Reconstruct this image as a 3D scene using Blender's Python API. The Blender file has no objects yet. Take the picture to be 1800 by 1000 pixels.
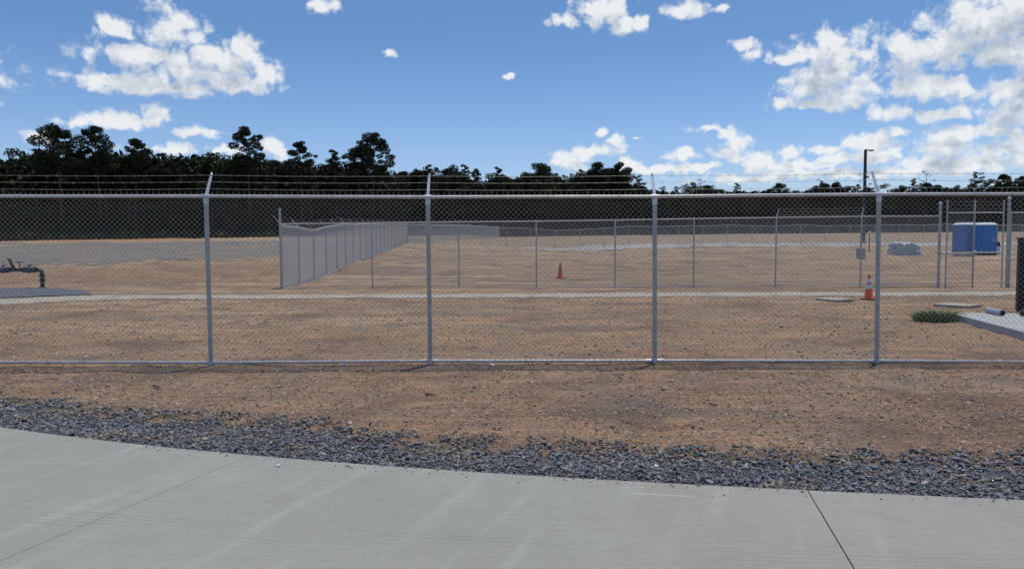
import bpy, math, random
import numpy as np
from mathutils import Vector, Matrix
random.seed(7); rng = np.random.default_rng(7)
sc = bpy.context.scene; COL = sc.collection
R = math.radians

# ------------------------------------------------------------------ camera
F = 1300.0; PITCH = math.atan(75/F); ROLL = 0.0050; CH = 1.68
fw = Vector((0, math.cos(PITCH), -math.sin(PITCH))); r0 = Vector((1,0,0)); u0 = r0.cross(fw)
rt = r0*math.cos(ROLL) - u0*math.sin(ROLL); up = u0*math.cos(ROLL) + r0*math.sin(ROLL)
cd = bpy.data.cameras.new('camera'); cam = bpy.data.objects.new('camera', cd); COL.objects.link(cam)
cam.matrix_world = Matrix((rt, up, -fw)).transposed().to_4x4(); cam.location = (0,0,CH)
cd.sensor_width = 36; cd.lens = 36*F/1800; cd.clip_start = .05; cd.clip_end = 3000
sc.camera = cam
sc.render.resolution_x = 1024; sc.render.resolution_y = 568
sc.view_settings.view_transform = 'Standard'; sc.view_settings.look = 'None'
sc.view_settings.exposure = 0.0; sc.view_settings.gamma = 1

def ray(px, py): return fw + rt*((px-900)/F) + up*((500-py)/F)
def P(px, py, z=0.0):                       # point of a horizontal level seen at a pixel
    d = ray(px,py); t = (z-CH)/d.z; return Vector((d.x*t, d.y*t, z))
def at(px, py, Y):                          # point at a distance Y
    d = ray(px,py); t = Y/d.y; return Vector((d.x*t, Y, CH+d.z*t))

# ------------------------------------------------------------------ sun, sky and clouds
SUN_EL, SUN_AZ = 76, 32
sd = bpy.data.lights.new('sun','SUN'); so = bpy.data.objects.new('sun', sd); COL.objects.link(so)
sd.energy = 3.1; sd.angle = R(.53); sd.color = (1,.925,.80)
sv = Vector((math.sin(R(SUN_AZ))*math.cos(R(SUN_EL)), math.cos(R(SUN_AZ))*math.cos(R(SUN_EL)), math.sin(R(SUN_EL))))
so.rotation_euler = sv.to_track_quat('Z','Y').to_euler(); so.location = (0,0,60)

class NT:
    def __init__(s, nt): s.nt = nt
    def n(s, t, ins={}, **kw):
        nd = s.nt.nodes.new(t)
        for k,v in kw.items(): setattr(nd,k,v)
        for k,v in ins.items():
            i = nd.inputs[k]
            if isinstance(v, bpy.types.NodeSocket): s.nt.links.new(v, i)
            else: i.default_value = v
        return nd
    def m(s, op, a, b=0.0, c=None, clamp=False):
        nd = s.nt.nodes.new('ShaderNodeMath'); nd.operation = op; nd.use_clamp = clamp
        for i,v in enumerate((a,b,c)):
            if v is None: continue
            if isinstance(v, bpy.types.NodeSocket): s.nt.links.new(v, nd.inputs[i])
            else: nd.inputs[i].default_value = v
        return nd.outputs[0]
    def v(s, op, a, b=None, c=None, out=0):
        nd = s.nt.nodes.new('ShaderNodeVectorMath'); nd.operation = op
        for i,v in enumerate((a,b,c)):
            if v is None: continue
            if isinstance(v, bpy.types.NodeSocket): s.nt.links.new(v, nd.inputs[i])
            else: nd.inputs[i].default_value = v
        return nd.outputs[out]
    def mr(s, x, a, b, c=0.0, d=1.0, smooth=False):
        nd = s.n('ShaderNodeMapRange', {'Value':x,'From Min':a,'From Max':b,'To Min':c,'To Max':d})
        if smooth: nd.interpolation_type = 'SMOOTHSTEP'
        return nd.outputs[0]
    def mix(s, f, a, b, blend='MIX'):
        nd = s.nt.nodes.new('ShaderNodeMix'); nd.data_type='RGBA'; nd.blend_type = blend
        for i,v in ((0,f),(6,a),(7,b)):
            if isinstance(v, bpy.types.NodeSocket): s.nt.links.new(v, nd.inputs[i])
            else: nd.inputs[i].default_value = (tuple(v)+(1,))[:4] if i else v
        return nd.outputs[2]
    def noise(s, vec, scale, detail=4, rough=.5, dist=0.0, out=0):
        return s.n('ShaderNodeTexNoise', {'Vector':vec,'Scale':scale,'Detail':detail,'Roughness':rough,'Distortion':dist}).outputs[out]
    def vor(s, vec, scale, out=0, rnd=1.0, feature='F1', detail=0, rough=.5):
        return s.n('ShaderNodeTexVoronoi', {'Vector':vec,'Scale':scale,'Randomness':rnd,'Detail':detail,'Roughness':rough}, feature=feature).outputs[out]
    def xyz(s, a): return s.n('ShaderNodeSeparateXYZ', {0:a}).outputs
    def scl(s, vec, v): return s.v('MULTIPLY', vec, v)

W = bpy.data.worlds.new('World'); sc.world = W; W.use_nodes = True
w = NT(W.node_tree); W.node_tree.nodes.clear()
CLOUDS = [(300,50,52,36),(205,52,34,20),(240,98,78,22),(428,92,26,30),(385,108,48,32),(455,128,38,28),(330,125,95,28),(200,140,72,20),
 (270,150,130,17),(420,148,66,16),(185,214,62,13),(230,210,60,14),(278,200,36,18),(348,234,31,12),(60,246,26,13),(487,262,27,18),(300,264,75,10),(395,268,28,9),
 (572,13,24,15),(681,93,12,8),(895,132,13,6),
 (1060,22,62,28),(1100,48,32,22),(1000,38,32,14),(1130,38,18,16),(1205,18,32,17),(1262,15,16,7),(1315,76,28,12),(1325,92,20,17),
 (1440,92,62,26),(1480,70,56,22),(1405,102,40,15),(1450,140,70,38),(1500,155,42,30),(1375,185,26,15),(1440,185,62,13),(1530,92,22,16),
 (1740,40,95,46),(1640,88,72,32),(1770,95,65,38),(1590,95,34,40),(1810,10,70,46),(1850,80,80,60),
 (1640,155,75,20),(1700,160,42,20),(1570,196,44,15),(1650,200,56,14),(1770,168,38,26),(1800,190,56,28),(1810,140,40,16),
 (1000,283,44,18),(1025,268,15,14),(1055,233,13,10),(1085,245,17,20),(1060,268,36,12),(1108,287,24,10),(1112,245,12,7),
 (1200,272,27,13),(1240,227,32,9),(1285,235,26,15),(1300,250,22,20),(1285,275,34,17),(1340,285,46,16),(1390,270,30,14),(1400,290,90,14),
 (1460,282,46,12),(1450,265,34,11),(1500,258,38,16),(1540,250,34,22),(1530,274,44,13),(1580,233,17,9),(1660,258,40,26),
 (1650,284,56,18),(1690,240,26,14),(1750,230,36,11),(1765,262,54,20),(1740,282,58,16),(1810,250,40,26),(1700,292,90,12),(1610,286,30,12),
 (1180,296,130,8),(1480,306,330,9),(2050,180,140,60),(-120,120,90,40),(-200,230,120,30),(2150,60,120,50)]
def azel(px,py):
    d = ray(px,py).normalized(); return math.atan2(d.x,d.y), math.asin(d.z)
g = bpy.data.node_groups.new('cloud_cover','ShaderNodeTree')
g.interface.new_socket('P', in_out='INPUT', socket_type='NodeSocketVector')
g.interface.new_socket('D', in_out='OUTPUT', socket_type='NodeSocketFloat')
G = NT(g); gi = g.nodes.new('NodeGroupInput'); go = g.nodes.new('NodeGroupOutput')
p = gi.outputs[0]
wob = G.n('ShaderNodeTexNoise', {'Vector':p,'Scale':26.0,'Detail':5.0,'Roughness':.55}, noise_dimensions='2D').outputs[1]
pp = G.v('ADD', p, G.v('MULTIPLY', G.v('SUBTRACT', wob, (.5,.5,.5)), (.034,.022,0)))
cur = None
for cx,cy,rx,ry in CLOUDS:
    a,e = azel(cx,cy); ix = F/(rx*1.12); iy = F/(ry*1.12)
    ln = G.v('LENGTH', G.v('MULTIPLY_ADD', pp, (ix,iy,0), (-a*ix,-e*iy,0)), out=1)
    cur = ln if cur is None else G.m('MINIMUM', cur, ln)
base = G.m('SUBTRACT', 1.0, cur)
base = G.m('MAXIMUM', base, -1.2)
vb = g.nodes.new('ShaderNodeTexVoronoi'); vb.voronoi_dimensions='2D'; vb.feature='F1'; g.links.new(pp,vb.inputs['Vector']); vb.inputs['Scale'].default_value=38.0; vb.inputs['Detail'].default_value=3.0; vb.inputs['Roughness'].default_value=.55
bil = vb.outputs[0]
bil = G.m('SUBTRACT', .42, bil)
fb = G.m('SUBTRACT', G.n('ShaderNodeTexNoise', {'Vector':p,'Scale':62.0,'Detail':6.0,'Roughness':.60}, noise_dimensions='2D').outputs[0], .5)
dn = G.m('ADD', G.m('MULTIPLY_ADD', base, 1.25, .27), G.m('ADD', G.m('MULTIPLY', bil, .85), G.m('MULTIPLY', fb, .95)))
g.links.new(dn, go.inputs[0])
tc = w.n('ShaderNodeTexCoord').outputs['Generated']
X = w.xyz(tc)
az = w.m('ARCTAN2', X[0], X[1]); el = w.m('ARCSINE', X[2])
pv = w.n('ShaderNodeCombineXYZ', {0:az,1:el,2:0.0}).outputs[0]
def cover(vec):
    nd = W.node_tree.nodes.new('ShaderNodeGroup'); nd.node_tree = g
    W.node_tree.links.new(vec, nd.inputs[0]); return nd.outputs[0]
d0 = cover(pv); d1 = cover(w.v('ADD', pv, (.003,.016,0)))
d2 = cover(w.v('ADD', pv, (.006,.032,0)))
alpha = w.mr(d0, -.12, .74, 0, 1, True)
body = w.mr(d0, .15, 1.0, 0, 1, True)
sh = w.m('ADD', w.m('MULTIPLY', w.mr(d1, .1, 1.3, 0, 1, True), .45), w.m('MULTIPLY', w.mr(d2, -.1, 1.0, 0, 1, True), .65))
sh = w.m('MULTIPLY', sh, w.m('MULTIPLY_ADD', body, .55, .45))
relief = w.m('MULTIPLY', w.m('SUBTRACT', d1, d0), .27)
sh = w.m('ADD', sh, relief, clamp=True)
ccol = w.mix(sh, (.87,.89,.90), (.42,.49,.58))
sky = w.n('ShaderNodeTexSky', sky_type='NISHITA', sun_disc=False, sun_elevation=R(SUN_EL), sun_rotation=R(SUN_AZ), altitude=100, air_density=1.0, dust_density=.6, ozone_density=2.2)
skyc = w.mix(1.0, sky.outputs[0], w.mix(w.mr(el,.0,.25,1,0), (.76,1.01,1.27), (1.20,1.28,1.62)), 'MULTIPLY')
b1 = w.n('ShaderNodeBackground', {'Color':skyc,'Strength':.085}); b2 = w.n('ShaderNodeBackground', {'Color':ccol,'Strength':1.0})
infront = w.mr(el, 0.0, .012, 0, 1)
al = w.m('MULTIPLY', w.m('MULTIPLY', alpha, .93), infront)
ms = w.n('ShaderNodeMixShader', {0:al, 1:b1.outputs[0], 2:b2.outputs[0]})
w.n('ShaderNodeOutputWorld', {0:ms.outputs[0]})

# ------------------------------------------------------------------ helpers
def mat(name, col=(.5,.5,.5), rough=.6, metal=0.0, spec=.5):
    m = bpy.data.materials.new(name); m.use_nodes = True
    t = NT(m.node_tree); b = m.node_tree.nodes['Principled BSDF']
    b.inputs['Base Color'].default_value = tuple(col)+(1,); b.inputs['Roughness'].default_value = rough
    b.inputs['Metallic'].default_value = metal; b.inputs['Specular IOR Level'].default_value = spec
    return m, t, b
def tag(o, label=None, cat=None, group=None, kind=None):
    for k,v in (('label',label),('category',cat),('group',group),('kind',kind)):
        if v: o[k] = v
    return o
def empty(name, loc, rz=0.0):
    o = bpy.data.objects.new(name, None); COL.objects.link(o); o.location = loc; o.rotation_euler.z = rz; o.empty_display_size=.2
    return o
class MB:
    def __init__(s): s.v=[]; s.f=[]; s.n=0
    def add(s, V, Fs):
        V = np.asarray(V,float).reshape(-1,3); s.v.append(V); k = s.n
        s.f += [tuple(i+k for i in f) for f in Fs]; s.n += len(V)
    def box(s, c, size, rz=0.0, taper=1.0, bev=0.0):
        x,y,z = (a/2 for a in size); c = np.array(c,float); cs,sn = math.cos(rz), math.sin(rz)
        pts=[]
        if bev:
            b=bev
            for zz,k in ((-z,0),(z,0)):
                for (a,d) in ((-x+b,-y),(x-b,-y),(x,-y+b),(x,y-b),(x-b,y),(-x+b,y),(-x,y-b),(-x,-y+b)):
                    tt = taper if zz>0 else 1; pts.append((a*tt,d*tt,zz))
            fs=[tuple(range(7,-1,-1)), tuple(range(8,16))]+[(i,(i+1)%8,8+(i+1)%8,8+i) for i in range(8)]
        else:
            for zz in (-z,z):
                tt = taper if zz>0 else 1
                pts += [(-x*tt,-y*tt,zz),(x*tt,-y*tt,zz),(x*tt,y*tt,zz),(-x*tt,y*tt,zz)]
            fs=[(3,2,1,0),(4,5,6,7),(0,1,5,4),(1,2,6,5),(2,3,7,6),(3,0,4,7)]
        q = [(c[0]+a*cs-b_*sn, c[1]+a*sn+b_*cs, c[2]+zz) for a,b_,zz in pts]
        s.add(q, fs)
    def tube(s, pts, r, seg=12, cap=True):
        pts=[Vector(q) for q in pts]; n=len(pts)
        rs = r if hasattr(r,'__len__') else [r]*n
        V=[]; ref=None
        for i,q in enumerate(pts):
            d = (pts[min(i+1,n-1)]-pts[max(i-1,0)]).normalized()
            if ref is None: ref = Vector((0,0,1)) if abs(d.z)<.9 else Vector((1,0,0))
            a = (ref - d*ref.dot(d)).normalized(); b = d.cross(a); ref = a
            for k in range(seg):
                t = 2*math.pi*k/seg; V.append(q + a*(rs[i]*math.cos(t)) + b*(rs[i]*math.sin(t)))
        fs=[(i*seg+k, i*seg+(k+1)%seg, (i+1)*seg+(k+1)%seg, (i+1)*seg+k) for i in range(n-1) for k in range(seg)]
        if cap: fs += [tuple(range(seg-1,-1,-1)), tuple(range((n-1)*seg, n*seg))]
        s.add([tuple(v) for v in V], fs)
    def lathe(s, prof, c=(0,0,0), seg=20):
        V=[(c[0]+r*math.cos(2*math.pi*k/seg), c[1]+r*math.sin(2*math.pi*k/seg), c[2]+z) for r,z in prof for k in range(seg)]
        n=len(prof); fs=[(i*seg+k, i*seg+(k+1)%seg, (i+1)*seg+(k+1)%seg, (i+1)*seg+k) for i in range(n-1) for k in range(seg)]
        s.add(V, fs+[tuple(range(seg-1,-1,-1)), tuple(range((n-1)*seg, n*seg))])
    def build(s, name, m, parent=None, smooth=False, loc=None):
        me = bpy.data.meshes.new(name); V = np.vstack(s.v)
        me.from_pydata(V.tolist(), [], s.f); me.update()
        if smooth:
            me.polygons.foreach_set('use_smooth',[True]*len(me.polygons))
            try: me.set_sharp_from_angle(angle=R(40))
            except Exception: pass
        me.materials.append(m); o = bpy.data.objects.new(name, me); COL.objects.link(o)
        if loc is not None: o.location = loc
        if parent: o.parent = parent
        return o
def np_mesh(name, V, Q, m, parent=None, tone=None, smooth=False):
    me = bpy.data.meshes.new(name); V=np.asarray(V,np.float32); Q=np.asarray(Q,np.int32); k=Q.shape[1]
    me.vertices.add(len(V)); me.vertices.foreach_set('co', V.ravel())
    me.loops.add(Q.size); me.loops.foreach_set('vertex_index', Q.ravel())
    me.polygons.add(len(Q)); me.polygons.foreach_set('loop_start', np.arange(0,Q.size,k,dtype=np.int32))
    try: me.polygons.foreach_set('loop_total', np.full(len(Q),k,dtype=np.int32))
    except Exception: pass
    me.update(calc_edges=True); me.validate()
    if smooth: me.polygons.foreach_set('use_smooth',[True]*len(me.polygons))
    if tone is not None:
        a = me.attributes.new('tone','FLOAT','FACE'); a.data.foreach_set('value', np.asarray(tone,np.float32))
    me.materials.append(m); o = bpy.data.objects.new(name, me); COL.objects.link(o)
    if parent: o.parent = parent
    return o

# pseudo noise on numpy arrays
_w = {}
def sn(x, y, s, seed):
    k=(s,seed)
    if k not in _w:
        r_=np.random.default_rng(seed*97+3); a=r_.uniform(0,6.28,14); f=r_.uniform(.5,1.6,14)/s*6.28; _w[k]=(np.cos(a)*f,np.sin(a)*f,r_.uniform(0,6.28,14))
    a,b,c=_w[k]; out=0
    for i in range(14): out = out+np.sin(a[i]*x+b[i]*y+c[i]+1.3*np.sin(b[i]*.37*x-a[i]*.41*y+c[i]*2))
    return out/14**.5/1.0

# walk edge and gravel limits in world coordinates
E = np.array([P(a,b,0.0)[:2] for a,b in ((0,750),(200,776),(430,799),(640,815),(900,833),(1160,848),(1420,862),(1800,878))])
ec = np.polyfit(E[:,0],E[:,1],3)
def edge_y(x):
    xs=np.clip(x,-9,9); return np.polyval(ec,np.clip(x,E[0,0],E[-1,0])) + np.where(x<E[0,0],(x-E[0,0])*np.polyval(np.polyder(ec),E[0,0]),0)+np.where(x>E[-1,0],(x-E[-1,0])*np.polyval(np.polyder(ec),E[-1,0]),0)
GR = np.array([P(a,b,-.02)[:2] for a,b in ((-300,685),(0,706),(90,706),(140,722),(260,732),(420,738),(560,748),(640,762),(720,776),(900,782),(1050,787),(1180,797),(1330,800),(1500,805),(1650,808),(1800,810),(2100,812))])
def grav_y(x): return np.interp(x, GR[:,0], GR[:,1])

PY = [-10,0,5,10,24,27,33,36.7,40,43,52,70,92,140,250,420]
PZl = [0,0,0,0,0,-.04,-.10,.03,.17,.34,.55,.95,1.5,2.75,4.4,7]
PZr = [0,0,0,0,0,.0,.02,.06,.13,.22,.42,.80,1.14,2.0,4.0,7]
def H(x, y):
    x=np.asarray(x,float); y=np.asarray(y,float)
    zl=np.interp(y,PY,PZl); zr=np.interp(y,PY,PZr); t=np.clip((x+14)/14,0,1); t=t*t*(3-2*t)
    z=zl*(1-t)+zr*t
    amp=np.clip((y-27)/14,0,1)
    z=z+amp*(.05*sn(x,y,9,1)+.03*sn(x,y,2.8,2)) + .010*sn(x,y,1.3,3) + .0045*sn(x,y,.33,4)
    # rutted slope left of the corner post
    m_=np.exp(-((y-37)/7)**2)*np.clip((-x-8)/3,0,1)
    z=z+m_*(.10*sn(x*.5,y,1.9,5)+.05*sn(x,y,.9,6))
    # shallow wheel ruts
    for yc,dp,wd in ((11.9,.022,.10),(13.6,.025,.12),(15.2,.03,.13),(17.3,.03,.15),(19.4,.03,.15)):
        yy=y-(yc+.35*np.sin(x*.22+yc)+.05*x); z=z+np.where(y>10.6,dp*np.clip(.5+.7*sn(x,yc+0*x,2.4,71+int(yc)),0,1.3)*(-np.exp(-(yy/wd)**2)+.55*np.exp(-((yy-1.7*wd)/(wd*.8))**2)),0)
    for off in (0,.42):
        xx=x-(4.55+off-(y-5.8)*.42); g2=np.clip((y-5.9)/.3,0,1)*np.clip((8.6-y)/.6,0,1); z=z+g2*.016*(-np.exp(-(xx/.09)**2)*(1+.5*np.sin(y*55))+.5*np.exp(-((xx-.16)/.06)**2))
    # swale in front of the far fence
    z=z-.45*np.exp(-((x-6)/5)**2)*np.exp(-((y-90)/14)**2)
    ey=edge_y(x); k=np.clip((y-ey-.0)/.35,0,1)
    g_=np.clip((grav_y(x)-y+.1)/.3,0,1)
    z=z-.035*g_*k
    z=np.where(y<ey+.02,-.13,z*k+(-.06)*(1-k))
    return z

# ------------------------------------------------------------------ ground materials
def pos(t): return t.n('ShaderNodeNewGeometry').outputs['Position']
m_dirt,t,b = mat('dirt', rough=.95, spec=.15)
p=pos(t); S=t.xyz(p)
n1=t.noise(p,.35,5,.6); n2=t.noise(p,2.2,5,.6); ps=t.scl(p,(.45,2.2,1)); n3=t.noise(ps,1.1,6,.62); n4=t.noise(p,26,6,.75); n5=t.noise(p,95,3,.7)
c=t.mix(t.mr(n2,.38,.66), (.34,.238,.170), (.215,.165,.128))
c=t.mix(t.mr(n1,.42,.62), c, (.285,.228,.180))
c=t.mix(t.mr(n3,.54,.68,0,.6), c, (.35,.285,.205))
c=t.mix(t.mr(n3,.46,.30,0,.6), c, (.215,.19,.165))
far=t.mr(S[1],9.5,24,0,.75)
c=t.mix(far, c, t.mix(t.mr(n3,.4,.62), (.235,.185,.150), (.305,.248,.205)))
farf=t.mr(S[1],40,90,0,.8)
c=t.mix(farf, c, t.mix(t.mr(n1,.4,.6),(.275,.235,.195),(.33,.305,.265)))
sp=t.vor(p,42,out=1); spv=t.xyz(sp)[0]; cl=t.vor(p,42,out=0)
peb=t.m('MULTIPLY', t.mr(cl,.42,.30,0,1), t.mr(spv,.62,.66,0,1))
c=t.mix(peb, c, t.mix(t.xyz(sp)[1], (.16,.12,.095),(.42,.34,.26)))
sp2=t.vor(p,13,out=1); cl2=t.vor(p,13,out=0)
clod=t.m('MULTIPLY', t.mr(cl2,.40,.28,0,1), t.mr(t.xyz(sp2)[0],.78,.82,0,.55))
c=t.mix(clod, c, t.mix(t.xyz(sp2)[1], (.11,.085,.07),(.2,.15,.11)))
c=t.mix(1.0, c, t.mix(t.mr(n4,.25,.75),(.47,.41,.37),(1.95,1.74,1.56)),'MULTIPLY')
nsx=t.noise(t.scl(p,(.22,5.5,1)),1.3,5,.68); nd=t.noise(t.v('ADD',p,(31,7,0)),.55,6,.66)
c=t.mix(1.0,c,t.mix(t.mr(nsx,.35,.65),(.78,.76,.74),(1.17,1.17,1.17)),'MULTIPLY')
nl=t.noise(t.scl(p,(.07,.55,1)),1.0,6,.66); c=t.mix(t.m('MULTIPLY',t.mr(S[1],9,20),t.mr(nl,.46,.58,0,.75)),c,(.185,.155,.13)); c=t.mix(t.m('MULTIPLY',t.mr(S[1],9,20),t.mr(nl,.46,.36,0,.6)),c,(.40,.345,.285))
c=t.mix(1.0,c,t.mix(t.mr(S[1],9.8,13),(1,1,1),(1.2,1.15,1.0)),'MULTIPLY')
c=t.mix(t.mr(nd,.50,.62,0,.72),c,(.165,.115,.085))
ng=t.noise(t.v('ADD',p,(-13,57,0)),.8,6,.66); c=t.mix(t.mr(ng,.54,.66,0,.6),c,(.19,.18,.165))
# orange clay where the yard meets the wood, and beside the corner post
om=t.m('MULTIPLY', t.mr(S[1],105,118), t.mr(S[0],-45,-60)); c=t.mix(t.m('MULTIPLY',om,.75), c, (.36,.20,.11))
om2=t.m('MULTIPLY', t.m('MULTIPLY', t.mr(S[1],31,35), t.mr(S[1],48,40)), t.mr(S[0],-8,-11)); c=t.mix(t.m('MULTIPLY',om2,t.mr(n2,.4,.6,.2,.8)), c, (.27,.165,.105))
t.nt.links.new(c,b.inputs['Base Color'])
ns=t.noise(t.scl(p,(.22,5.5,1)),1.3,5,.68); c0=c
hgt=t.m('ADD', t.m('ADD', t.m('MULTIPLY',n4,1.0), t.m('MULTIPLY',ns,.9)), t.m('ADD', t.m('MULTIPLY',n5,.35), t.m('ADD', t.m('MULTIPLY',peb,.35), t.m('MULTIPLY',clod,.6))))
bp=t.n('ShaderNodeBump',{'Height':hgt,'Strength':1.0,'Distance':.03}); t.nt.links.new(bp.outputs[0],b.inputs['Normal'])

def stone_mat(name, stops, rough=.8):
    m,t,b=mat(name,rough=rough,spec=.3); a=t.n('ShaderNodeAttribute',attribute_name='tone').outputs['Fac']
    r=t.n('ShaderNodeValToRGB',{0:a}); cr=r.color_ramp; cr.interpolation='CONSTANT'
    cr.elements[0].position=0; cr.elements[0].color=stops[0][1]+(1,)
    cr.elements[1].position=stops[1][0]; cr.elements[1].color=stops[1][1]+(1,)
    for q,cc in stops[2:]: e=cr.elements.new(q); e.color=cc+(1,)
    n=t.noise(pos(t),45,3,.6); c=t.mix(1.0,r.outputs[0],t.mix(t.mr(n,.3,.7),(.75,.75,.75),(1.25,1.25,1.25)),'MULTIPLY')
    t.nt.links.new(c,b.inputs['Base Color']); return m
m_slate=stone_mat('slate_gravel',[(0,(.13,.136,.148)),(.22,(.165,.175,.198)),(.45,(.200,.212,.238)),(.66,(.145,.150,.158)),(.80,(.265,.272,.286)),(.87,(.20,.18,.155)),(.935,(.30,.25,.20)),(.98,(.40,.35,.28))],.75)
m_peb=stone_mat('pebbles',[(0,(.24,.17,.125)),(.3,(.32,.23,.165)),(.55,(.38,.285,.21)),(.70,(.16,.12,.092)),(.82,(.45,.36,.27)),(.90,(.20,.195,.19)),(.95,(.56,.50,.42))],.9)
m_gbase,t,b=mat('gravel_bed',rough=.9,spec=.2); p=pos(t)
v1=t.vor(p,30,out=1); v0=t.vor(p,30,out=0); n=t.noise(p,1.1,5,.6)
c=t.mix(t.xyz(v1)[0],(.055,.062,.074),(.12,.128,.14)); c=t.mix(t.mr(n,.5,.66,0,.7),c,(.17,.13,.10)); t.nt.links.new(c,b.inputs['Base Color'])
bp=t.n('ShaderNodeBump',{'Height':v0,'Strength':1.0,'Distance':.02}); t.nt.links.new(bp.outputs[0],b.inputs['Normal'])
m_gfar,t,b=mat('yard_gravel',rough=.9,spec=.2); p=pos(t)
n=t.noise(t.scl(p,(.35,1.2,1)),.45,6,.62); v1=t.vor(p,9,out=1)
c=t.mix(t.xyz(v1)[0],(.135,.127,.118),(.195,.182,.17)); c=t.mix(t.mr(n,.50,.64,0,.7),c,(.22,.18,.145)); c=t.mix(t.mr(n,.46,.36,0,.6),c,(.12,.125,.125)); t.nt.links.new(c,b.inputs['Base Color'])
m_gblue,t,b=mat('blue_gravel',rough=.9,spec=.2); p=pos(t); v1=t.vor(p,22,out=1); n=t.noise(p,2,4,.6)
c=t.mix(t.xyz(v1)[0],(.07,.085,.11),(.16,.175,.20)); t.nt.links.new(c,b.inputs['Base Color'])
bp=t.n('ShaderNodeBump',{'Height':t.vor(p,22,out=0),'Strength':1.0,'Distance':.03}); t.nt.links.new(bp.outputs[0],b.inputs['Normal'])

m_conc,t,b=mat('broomed_concrete',rough=.88,spec=.25); p=pos(t); S=t.xyz(p)
n1=t.noise(p,.7,5,.6); n2=t.noise(t.scl(p,(1.6,14,1)),1.6,5,.7); n3=t.noise(p,130,3,.7); n4=t.noise(p,5,5,.65)
ang=t.m('ADD',t.m('MULTIPLY',S[0],.93),t.m('MULTIPLY',S[1],-.36)); pv2=t.n('ShaderNodeCombineXYZ',{0:t.m('MULTIPLY',ang,5.0),1:t.m('MULTIPLY',S[1],.35),2:0.0}).outputs[0]
st=t.noise(pv2,1.0,5,.65)
c=t.mix(t.mr(n1,.35,.65),(.272,.275,.245),(.308,.312,.278))
c=t.mix(t.mr(st,.54,.70,0,.5),c,(.375,.38,.345))
c=t.mix(t.mr(n4,.58,.72,0,.22),c,(.24,.255,.245))
c=t.mix(t.mr(S[0],.2,2.5,0,.45),c,(.315,.296,.272))
c=t.mix(1.0,c,t.mix(t.mr(n2,.3,.7),(.94,.94,.94),(1.06,1.06,1.06)),'MULTIPLY')
c=t.mix(1.0,c,t.mix(t.mr(n3,.2,.8),(.86,.86,.86),(1.14,1.14,1.14)),'MULTIPLY')
# tyre marks crossing the slab
T=np.array([P(a,b_,0)[:2] for a,b_ in ((0,902),(300,922),(600,945),(1000,968),(1500,985),(1790,992))]); tq=np.polyfit(T[:,0],T[:,1],2)
ty=t.m('SUBTRACT',S[1],t.m('ADD',t.m('MULTIPLY',t.m('MULTIPLY',S[0],S[0]),float(tq[0])),t.m('ADD',t.m('MULTIPLY',S[0],float(tq[1])),float(tq[2]))))
band=t.m('MULTIPLY',t.mr(t.m('ABSOLUTE',ty),.16,.10,0,1,True),t.mr(t.m('SINE',t.m('MULTIPLY',ty,120)),.0,.9,0,1))
band=t.m('MULTIPLY',band,t.mr(t.noise(t.scl(p,(.6,3,1)),1.0,4),.42,.66,0,.38))
c=t.mix(band,c,(.19,.19,.18))
# pale rim where the slab edge was trowelled, and a pale scrape
s0=P(1108,866,0); s1=P(1218,872,0)
sy=t.m('SUBTRACT',S[1],t.m('ADD',s0.y,t.m('MULTIPLY',t.m('SUBTRACT',S[0],s0.x),(s1.y-s0.y)/(s1.x-s0.x))))
sc_=t.m('MULTIPLY',t.mr(t.m('ABSOLUTE',sy),.011,.005),t.m('MULTIPLY',t.m('GREATER_THAN',S[0],s0.x),t.m('LESS_THAN',S[0],s1.x)))
c=t.mix(t.m('MULTIPLY',sc_,.6),c,(.5,.5,.48))
stn=t.noise(t.v('ADD',p,(5,9,0)),1.9,6,.7); c=t.mix(t.mr(stn,.56,.70,0,.4),c,(.235,.228,.205))
gr=t.vor(p,110,out=1); c=t.mix(t.m('MULTIPLY',t.mr(t.xyz(gr)[0],.95,.97),.22),c,(.40,.40,.38)); c=t.mix(t.m('MULTIPLY',t.mr(t.xyz(gr)[0],.04,.03),.3),c,(.17,.165,.155))
specks=t.vor(p,9,out=0); c=t.mix(t.mr(specks,.055,.035,0,.6),c,(.12,.11,.10))
t.nt.links.new(c,b.inputs['Base Color'])
bp=t.n('ShaderNodeBump',{'Height':t.m('ADD',n3,t.m('MULTIPLY',n2,.6)),'Strength':.35,'Distance':.004}); t.nt.links.new(bp.outputs[0],b.inputs['Normal'])
m_path,t,b=mat('pale_concrete',rough=.9,spec=.2); p=pos(t); n=t.noise(p,1.4,6,.65); n2=t.noise(p,22,4,.7)
c=t.mix(t.mr(n,.35,.7),(.42,.385,.325),(.29,.25,.205)); c=t.mix(1.0,c,t.mix(t.mr(n2,.3,.7),(.85,.85,.85),(1.15,1.15,1.15)),'MULTIPLY'); t.nt.links.new(c,b.inputs['Base Color'])
m_pad,t,b=mat('pad_concrete',rough=.85,spec=.25); p=pos(t); n=t.noise(p,4,6,.65)
c=t.mix(t.mr(n,.35,.7),(.42,.43,.43),(.33,.34,.34)); t.nt.links.new(c,b.inputs['Base Color'])

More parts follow.
